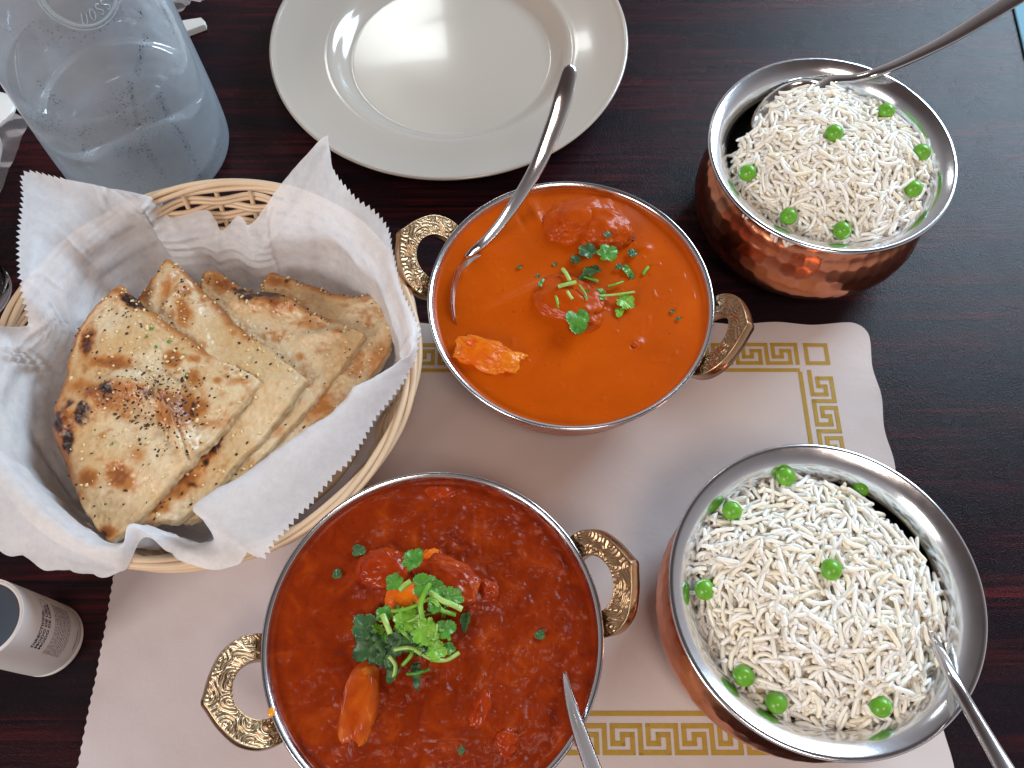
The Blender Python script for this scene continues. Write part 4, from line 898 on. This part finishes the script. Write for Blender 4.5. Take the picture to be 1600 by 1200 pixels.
N1 = naan(1, [(160, 456), (172, 445), (186, 442), (205, 458), (240, 487), (300, 525), (350, 560), (400, 588), (399, 602), (365, 645), (330, 688), (290, 728), (250, 770), (212, 812), (180, 838), (163, 842), (140, 812), (112, 762), (88, 705), (78, 660), (80, 625), (94, 590), (104, 550), (116, 512), (138, 480)], .0572,
    'front naan piece, on top of the pile, with herbs and char marks', [(205, 470, 24, 12, .3, .8), (136, 540, 13, 36, .15, .95), (165, 568, 40, 11, .1, .8), (268, 562, 12, 17, -.1, .75), (303, 558, 11, 7, 0, .65), (303, 590, 12, 14, 0, .65), (341, 593, 8, 6, 0, .6), (285, 642, 34, 30, 0, .8), (150, 620, 62, 17, .5, .85), (102, 660, 24, 40, .2, .9), (192, 746, 24, 17, .1, .85), (138, 748, 16, 14, 0, .8), (176, 741, 9, 8, 0, .75), (166, 832, 14, 10, 0, .9), (220, 715, 14, 16, .3, .5), (120, 780, 10, 14, .5, .7), (180, 452, 26, 9, .2, .8), (200, 625, 60, 22, -.3, .6), (270, 630, 18, 12, 0, .85)],
    [(207, 469, 19, 8, .25, 1), (136, 545, 8, 26, .15, .5), (92, 658, 13, 18, .2, .75), (110, 690, 7, 12, .2, .85), (136, 647, 9, 15, .3, .85), (176, 617, 12, 8, 0, .85), (112, 635, 12, 8, .7, .6), (242, 622, 12, 7, 0, .5), (130, 660, 5, 7, 0, .6), (158, 836, 6, 5, 0, .7)],
    [(190, 600, 262, 620, 15, .0030), (262, 620, 298, 700, 12, .0030), (110, 650, 190, 605, 22, .0028), (170, 520, 260, 490, 20, .0015), (150, 700, 230, 720, 40, .0018), (120, 560, 200, 540, 25, .001)], (0, 0), 34, (.75, -.65), .42)
bits(*N1, 'garlic_bits', m_garlic, 200, .00075, [(250, 640, 60, 1), (300, 520, 80, .5), (200, 500, 50, .7), (270, 690, 40, .8)], 1)
bits(*N1, 'herb_flakes', m_herb, 330, .00062, [(230, 625, 38, 4), (270, 660, 45, 1.6), (205, 470, 40, .8), (200, 640, 30, 1.5), (280, 620, 30, 1.5)], 2, .35)
bits(*N1, 'green_flakes', m_chive, 8, .0011, [(270, 540, 30, 3)], 3, .3)
for N, sd in ((N2, 11), (N3, 12), (N4, 13)):
    bits(*N, 'garlic_bits', m_garlic, 130, .0008, [], sd); bits(*N, 'herb_flakes', m_herb, 90, .0006, [], sd + 5, .35)

# ------------------------------------------------------------------ water bottle
BO = P(236, 238, 0); BRd = .0495
m_glass = M('misted_glass', (.78, .88, .92), .12, ior=1.45); t = NT(m_glass); vv = t.coord()
def misted():
    drop = t.n('TexVoronoi'); drop.inputs['Scale'].default_value = 520; t.l(vv, drop.inputs['Vector'])
    fine = t.noise(vv, 60, 4, .6)
    # wiped streaks and droplets in one zone
    zone = t.ramp(t.noise(vv, 26, 3, .6, .5), [(.56, (0, 0, 0)), (.68, (1, 1, 1))])
    dots = t.ramp(drop.outputs['Distance'], [(.18, (1, 1, 1)), (.34, (0, 0, 0))])
    at = t.n('Attribute'); at.attribute_name = 'Col'; clear = t.math('MINIMUM', t.math('MULTIPLY', t.math('ADD', t.math('MULTIPLY', zone, .35), t.math('MULTIPLY', at.outputs['Fac'], 1.5)), t.math('ADD', dots, .12)), 1.0)
    foggy = t.n('BsdfPrincipled'); foggy.inputs['Base Color'].default_value = (.50, .55, .60, 1); foggy.inputs['Roughness'].default_value = .42; foggy.inputs['Coat Weight'].default_value = .5; foggy.inputs['Coat Roughness'].default_value = .12
    trl = t.n('BsdfTranslucent'); trl.inputs[0].default_value = (.60, .62, .68, 1)
    ms = t.n('MixShader'); ms.inputs[0].default_value = .35; t.l(foggy.outputs[0], ms.inputs[1]); t.l(trl.outputs[0], ms.inputs[2])
    tp = t.n('BsdfTransparent'); tp.inputs[0].default_value = (.86, .90, .93, 1)
    gl = t.n('BsdfGlossy'); gl.inputs['Roughness'].default_value = .05; lw = t.n('Fresnel'); lw.inputs[0].default_value = 1.4
    mt = t.n('MixShader'); t.l(lw.outputs[0], mt.inputs[0]); t.l(tp.outputs[0], mt.inputs[1]); t.l(gl.outputs[0], mt.inputs[2])
    mm = t.n('MixShader'); fac = t.math('SUBTRACT', t.math('ADD', t.math('MULTIPLY', fine, .25), .49), t.math('MULTIPLY', clear, .9))
    t.l(fac, mm.inputs[0]); t.l(mt.outputs[0], mm.inputs[1]); t.l(ms.outputs[0], mm.inputs[2])
    t.l(mm.outputs[0], t.t.nodes['Material Output'].inputs[0])
    bmp = t.n('Bump'); bmp.inputs['Distance'].default_value = .0003; bmp.inputs['Strength'].default_value = .4
    t.l(t.noise(vv, 500, 3), bmp.inputs['Height']); t.l(bmp.outputs[0], foggy.inputs['Normal'])
misted()
bottle = empty('water_bottle', 'large misted glass water bottle with an embossed oval medallion at the top left', 'bottle', tuple(BO))
prof = catmull([(0, .004), (.036, .003), (.043, .0005), (.0478, .003), (BRd, .011), (BRd + .0002, .04), (BRd - .0012, .09), (BRd - .0028, .13), (BRd - .0045, .175), (.041, .198), (.030, .214), (.019, .226), (.0165, .240), (.0165, .258)], 10)
prof = catmull(prof[::2], 4); v, f = lathe(prof, 400, tuple(BO))
wpx, wpy = proj(v); wet = np.zeros(len(v))
for pl, wd, st in (([(203, 132), (214, 190), (232, 240), (256, 275)], 4.5, 1), ([(246, 146), (262, 178), (283, 212), (312, 272)], 4.5, 1), ([(186, 236), (222, 228)], 9, .9), ([(226, 60), (216, 100), (212, 112)], 5, .9), ([(132, 232), (134, 240)], 5, .8), ([(121, 246), (124, 249)], 3, .7), ([(190, 170), (240, 200)], 22, .35), ([(60, 130), (95, 165)], 6, .35), ([(217, 18), (218, 24)], 4, .7)):
    for (ax, ay), (cx_, cy_) in zip(pl[:-1], pl[1:]):
        t_ = np.clip(((wpx - ax) * (cx_ - ax) + (wpy - ay) * (cy_ - ay)) / ((cx_ - ax) ** 2 + (cy_ - ay) ** 2), 0, 1)
        wet = np.maximum(wet, st * np.exp(-(np.hypot(wpx - ax - t_ * (cx_ - ax), wpy - ay - t_ * (cy_ - ay)) / wd) ** 2))
wet = wet * (np.sum((v - np.array([BO[0], BO[1], 0]))[:, :2] * np.array([.55, -.83]), axis=1) > 0)
mesh('glass_wall', v, f, m_glass, bottle, cols=np.repeat(wet[:, None], 3, 1))
m_water = M('cold_water', (.80, .90, .95), .03, trans=1.0, ior=1.333)
def cyl_hit(px, py, r):
    d = P(px, py, 0) - np.array([0, 0, CAMH]); o = np.array([0, 0, CAMH]) - np.array([BO[0], BO[1], 0])
    a = d[0] ** 2 + d[1] ** 2; b = 2 * (o[0] * d[0] + o[1] * d[1]); c = o[0] ** 2 + o[1] ** 2 - r * r
    disc = b * b - 4 * a * c; s = (-b - math.sqrt(max(disc, 0))) / (2 * a); return o + d * s
wl_ = cyl_hit(150, 187, BRd - .004)[2]
pw = [(0, .0085), (.034, .0085), (.0445, .010), (BRd - .003, .018), (BRd - .003, wl_ - .001), (BRd - .0035, wl_), (BRd - .006, wl_ - .0006), (0, wl_ - .0008)]
v, f = lathe(pw, 96, tuple(BO)); wo = mesh('drinking_water', v, f, m_water, origin=tuple(BO)); tag(wo, 'clear cold water standing in the misted glass bottle', 'water')
# embossed medallion
hc = cyl_hit(128, -22, BRd - .003); a0 = math.atan2(hc[1], hc[0]); zc = hc[2]
def on_cyl(ua, uz, r=BRd): # ua, uz in metres on the surface
    a = a0 + ua / BRd; return np.stack([BO[0] + r * np.cos(a), BO[1] + r * np.sin(a), zc + uz], -1)
hl = cyl_hit(58, -10, BRd); hb = cyl_hit(125, 58, BRd)
rx_ = abs(math.atan2(math.sin(math.atan2(hl[1], hl[0]) - a0), math.cos(math.atan2(hl[1], hl[0]) - a0))) * BRd; rz_ = abs(hb[2] - zc)
m_emb = M('clear_glass_relief', (.55, .66, .72), .08, spec=.8, coat=1.0, alpha=.5)
th = np.linspace(0, 2 * np.pi, 160, endpoint=False)
for q, wd in ((1.0, .0013), (1.10, .0007)):
    p = on_cyl(rx_ * q * np.cos(th), rz_ * q * np.sin(th), BRd - .0034); nrm = np.stack([p[:, 0] - BO[0], p[:, 1] - BO[1], 0 * p[:, 0]], 1) / BRd
    v, f = sweep(p, wd, .0008, 10, up=nrm, closed=True); mesh('medallion_ring', v, f, m_emb, bottle)
glyphs = {'U': [[(-.4, .6), (-.42, -.3), (0, -.62), (.42, -.3), (.4, .6)]], 'O': [[(0, .6), (-.4, .2), (-.4, -.3), (0, -.62), (.4, -.3), (.4, .2), (0, .6)]],
          'S': [[(.4, .45), (0, .62), (-.38, .3), (0, 0), (.38, -.3), (0, -.62), (-.4, -.42)]], 'A': [[(-.42, -.6), (0, .62), (.42, -.6)], [(-.22, -.1), (.22, -.1)]]}
for ch, gx, gy in (('U', 137, 36), ('O', 150, 28), ('S', 162, 20), ('S', 172, 12), ('A', 182, -2)):
    h = cyl_hit(gx, gy, BRd); aa = math.atan2(h[1], h[0]); ua = math.atan2(math.sin(aa - a0), math.cos(aa - a0)) * BRd; uz = h[2] - zc; rot = -math.atan2(ua, -uz) if False else math.atan2(ua, max(-uz, .001)) * .8
    parts = []
    for st in glyphs[ch]:
        q = catmull(np.array(st), 6) * np.array([.0026, .0050]); c, s = math.cos(rot), math.sin(rot); qx = q[:, 0] * c - q[:, 1] * s; qy = q[:, 0] * s + q[:, 1] * c
        p = on_cyl(ua + qx, uz + qy, BRd - .0034); nrm = np.stack([p[:, 0] - BO[0], p[:, 1] - BO[1], 0 * p[:, 0]], 1) / BRd; parts.append(sweep(p, .0004, .0007, 8, up=nrm))
    v, f = join(parts); mesh('embossed_letter', v, f, m_emb, bottle)

# ------------------------------------------------------------------ small lotion can at the lower left
CO = P(76, 1000, 0); CRd = .0168; CH = .0560
m_can = M('white_can_print', (.62, .58, .56), .35, spec=.4); m_band = M('grey_groove', (.22, .20, .21), .4); m_ink2 = M('navy_print', (.012, .012, .05), .6)
m_lid = M('dark_glossy_lid', (.05, .06, .075), .08, coat=.6)
can = empty('small_can', 'small white printed can with a dark glossy top at the lower left edge', 'can', tuple(CO))
v, f = lathe(catmull([(CRd, .0052), (CRd + .0001, .02), (CRd, CH - .002), (CRd - .0006, CH - .0003), (CRd - .0012, CH), (CRd - .002, CH - .0002)], 6), 96, tuple(CO)); mesh('can_body', v, f, m_can, can)
v, f = lathe([(CRd - .0012, .0028), (CRd - .001, .004), (CRd - .0006, .0053)], 96, tuple(CO)); mesh('groove', v, f, m_band, can)
v, f = lathe(catmull([(0, .0004), (CRd - .003, .0004), (CRd - .0012, .0003), (CRd - .0002, .0010), (CRd - .0002, .0020), (CRd - .0012, .0029)], 5), 96, tuple(CO)); mesh('base_ring', v, f, m_can, can)
v, f = lathe([(CRd - .0018, CH - .0006), (CRd - .004, CH - .0012), (CRd * .5, CH - .0016), (0, CH - .0016)], 96, tuple(CO)); mesh('lid', v, f, m_lid, can)
ca0 = math.atan2(-CO[1] + .0, -CO[0]) + .22
def can_pt(ua, z): a = ca0 + ua / CRd; return np.stack([CO[0] + (CRd + .0002) * np.cos(a), CO[1] + (CRd + .0002) * np.sin(a), z + 0 * a], -1)
def can_text(s, size, u0, z, name='lettering'):
    cu = bpy.data.curves.new(name, 'FONT'); cu.body = s; cu.size = size; cu.resolution_u = 2; cu.offset = size * .03; ob = bpy.data.objects.new(name, cu); COL.objects.link(ob)
    dg = bpy.context.evaluated_depsgraph_get(); me = bpy.data.meshes.new_from_object(ob.evaluated_get(dg)); bpy.data.objects.remove(ob)
    V = np.array([q.co[:] for q in me.vertices]); Fc = [tuple(p.vertices) for p in me.polygons]; bpy.data.meshes.remove(me)
    mesh(name, can_pt(u0 + V[:, 0], z + V[:, 1]), Fc, m_ink2, can, smooth=False)
can_text('DIRECTIONS:', .0027, -.0085, .0395); can_text('MODO DE USO:', .0027, -.0085, .0366); can_text('MODO DE USAR:', .0027, -.0085, .0337)
g = np.random.default_rng(5); parts = []
for r_ in range(11):
    z = .0290 - r_ * .00135 ; u = -.0095
    while u < .0125:
        wd = g.uniform(.0005, .0022); us = np.linspace(u, min(u + wd, .0130), 5); h = .00036
        p = np.concatenate([can_pt(us, z), can_pt(us, z + h * (1.3 if r_ in (3, 6) else 1))]); parts.append((p, [(i, i + 1, i + 6, i + 5) for i in range(4)])); u += wd + .00035
for u in np.arange(-.0045, .0035, .0007): us = np.linspace(u, u + .00045, 3); parts.append((np.concatenate([can_pt(us, .0076), can_pt(us, .0082)]), [(i, i + 1, i + 4, i + 3) for i in range(2)]))
for u0, z0_, r0 in ((.0105, .038, .0026),):
    th = np.linspace(0, 2 * np.pi, 40, endpoint=False); a = can_pt(u0 + r0 * 1.25 * np.cos(th), z0_ + r0 * np.sin(th)); b = can_pt(u0 + (r0 * 1.25 - .0002) * np.cos(th), z0_ + (r0 - .0002) * np.sin(th)); parts.append((np.concatenate([a, b]), [(i, (i + 1) % 40, (i + 1) % 40 + 40, i + 40) for i in range(40)]))
v, f = join(parts); mesh('fine_print', v, f, m_ink2, can, smooth=False)

# ------------------------------------------------------------------ wrapped plastic cutlery behind the bottle, glass at the left, blue sheet
m_plastic = M('white_plastic', (.72, .70, .66), .35, spec=.5)
m_film = M('clear_film', (1, 1, 1), .05); t = NT(m_film)
tp = t.n('BsdfTransparent'); tp.inputs[0].default_value = (.90, .88, .90, 1); gl = t.n('BsdfGlossy'); gl.inputs['Roughness'].default_value = .13; gl.inputs[0].default_value = (1, 1, 1, 1)
lw = t.n('LayerWeight'); lw.inputs[0].default_value = .2; mm = t.n('MixShader'); t.l(t.math('ADD', t.math('MULTIPLY', lw.outputs['Fresnel'], .6), .05), mm.inputs[0]); t.l(tp.outputs[0], mm.inputs[1]); t.l(gl.outputs[0], mm.inputs[2])
df = t.n('BsdfDiffuse'); df.inputs[0].default_value = (.6, .6, .65, 1); m3 = t.n('MixShader'); m3.inputs[0].default_value = .12; t.l(mm.outputs[0], m3.inputs[1]); t.l(df.outputs[0], m3.inputs[2]); t.l(m3.outputs[0], t.t.nodes['Material Output'].inputs[0])
def film(name, label, quad, z0, amp, seed, nx=90, ny=70):
    q = [P(x, y, z0)[:2] for x, y in quad]; u = np.linspace(0, 1, nx)[:, None, None]; w_ = np.linspace(0, 1, ny)[None, :, None]
    XY = (q[0] * (1 - u) + q[1] * u) * (1 - w_) + (q[3] * (1 - u) + q[2] * u) * w_
    X, Y = XY[..., 0], XY[..., 1]; Z = z0 + amp * (ridged(X * 28 + Y * 22, Y * 60, seed, 2) * .8 + .4 * fbm(X * 40, Y * 40, 0, 2, seed)); Z = np.maximum(Z, .0008)
    o = mesh(name, np.stack([X, Y, Z], -1).reshape(-1, 3), grid_faces(nx, ny), m_film, origin=(X.mean(), Y.mean(), z0)); tag(o, label, 'wrapper'); return o
film('plastic_wrapper', 'crinkled clear plastic wrapper at the left edge beside the water bottle', [(-90, 120), (48, 190), (0, 305), (-110, 300)], .0045, .0028, 3)
film('plastic_wrapper', 'crinkled clear plastic wrapper behind the bottle at the top edge', [(225, -40), (310, -45), (298, 10), (262, 45)], .005, .0040, 6)
film('plastic_wrapper', 'bright crumpled end of a clear wrapper at the very top left', [(210, -60), (345, -60), (315, 8), (235, 12)], .008, .0060, 9)
# plastic knife handle end (white, flat, tapering)
def prism(px_pts, z, h, mat, name, parent=None, **k):
    p = [P(x, y, z + h) for x, y in px_pts]; n = len(p); top = np.array(p); mid = top.copy(); cen = top.mean(0)
    inner = cen + (top - cen) * .97; inner[:, 2] = z + h; top[:, 2] = z + h * .75; bot = top.copy(); bot[:, 2] = z
    V = np.concatenate([inner, top, bot]); f = [tuple(range(n))] + [(i, i + n, (i + 1) % n + n, (i + 1) % n) for i in range(n)] + [(i + n, i + 2 * n, (i + 1) % n + 2 * n, (i + 1) % n + n) for i in range(n)] + [tuple(range(2 * n, 3 * n))[::-1]]
    return mesh(name, V, f, mat, parent, smooth=False, **k)
ob = prism([(200, 48), (260, 36), (300, 29), (315, 27), (320, 32), (320, 38), (275, 55), (240, 66), (200, 76)], .0006, .0045, m_plastic, 'plastic_knife', origin=tuple(P(260, 50, 0)))
tag(ob, 'white plastic cutlery handle sticking out from behind the water bottle', 'plastic cutlery')
iv4, if4 = ico(4)
pc = P(-28, 178, .004); q = iv4.copy(); q = q * np.array([.021, .0165, .005]); q = q @ np.array(Matrix.Rotation(.5, 3, 'Z')).T
psp = empty('plastic_spoon', 'white plastic spoon inside the clear wrapper at the left edge', 'plastic cutlery', tuple(pc)); mesh('spoon_bowl', q + pc, if4, m_plastic, psp)
v, f = sweep(catmull([P(-20, 205, .004), P(-8, 235, .003), P(-25, 300, .003), P(-45, 360, .003)], 8), .0045, .0015, 10); mesh('handle', v, f, m_plastic, psp)
m_clear = M('clear_tumbler_glass', (.95, .97, 1), .02, trans=1.0, ior=1.45)
gc = P(-42, 462, 0); v, f = lathe(catmull([(0, .0006), (.0195, .0006), (.0215, .0022), (.0222, .010), (.0235, .052), (.0240, .0535), (.0228, .0535), (.0212, .012), (.018, .008), (0, .008)], 6), 80, tuple(gc))
tg_ = mesh('drinking_glass', v, f, m_clear, origin=tuple(gc)); tag(tg_, 'clear glass tumbler just entering the frame left of the basket', 'glass')
m_blue = M('pale_blue_plastic', (.16, .34, .43), .6, spec=.15)
ob = prism([(1583, 2), (1600, 74), (1618, 150), (1760, 130), (1700, -80), (1570, -60)], .0006, .0012, m_blue, 'menu_card', origin=tuple(P(1650, 20, 0)))
tag(ob, 'pale blue card lying flat on the table at the top right corner', 'card')
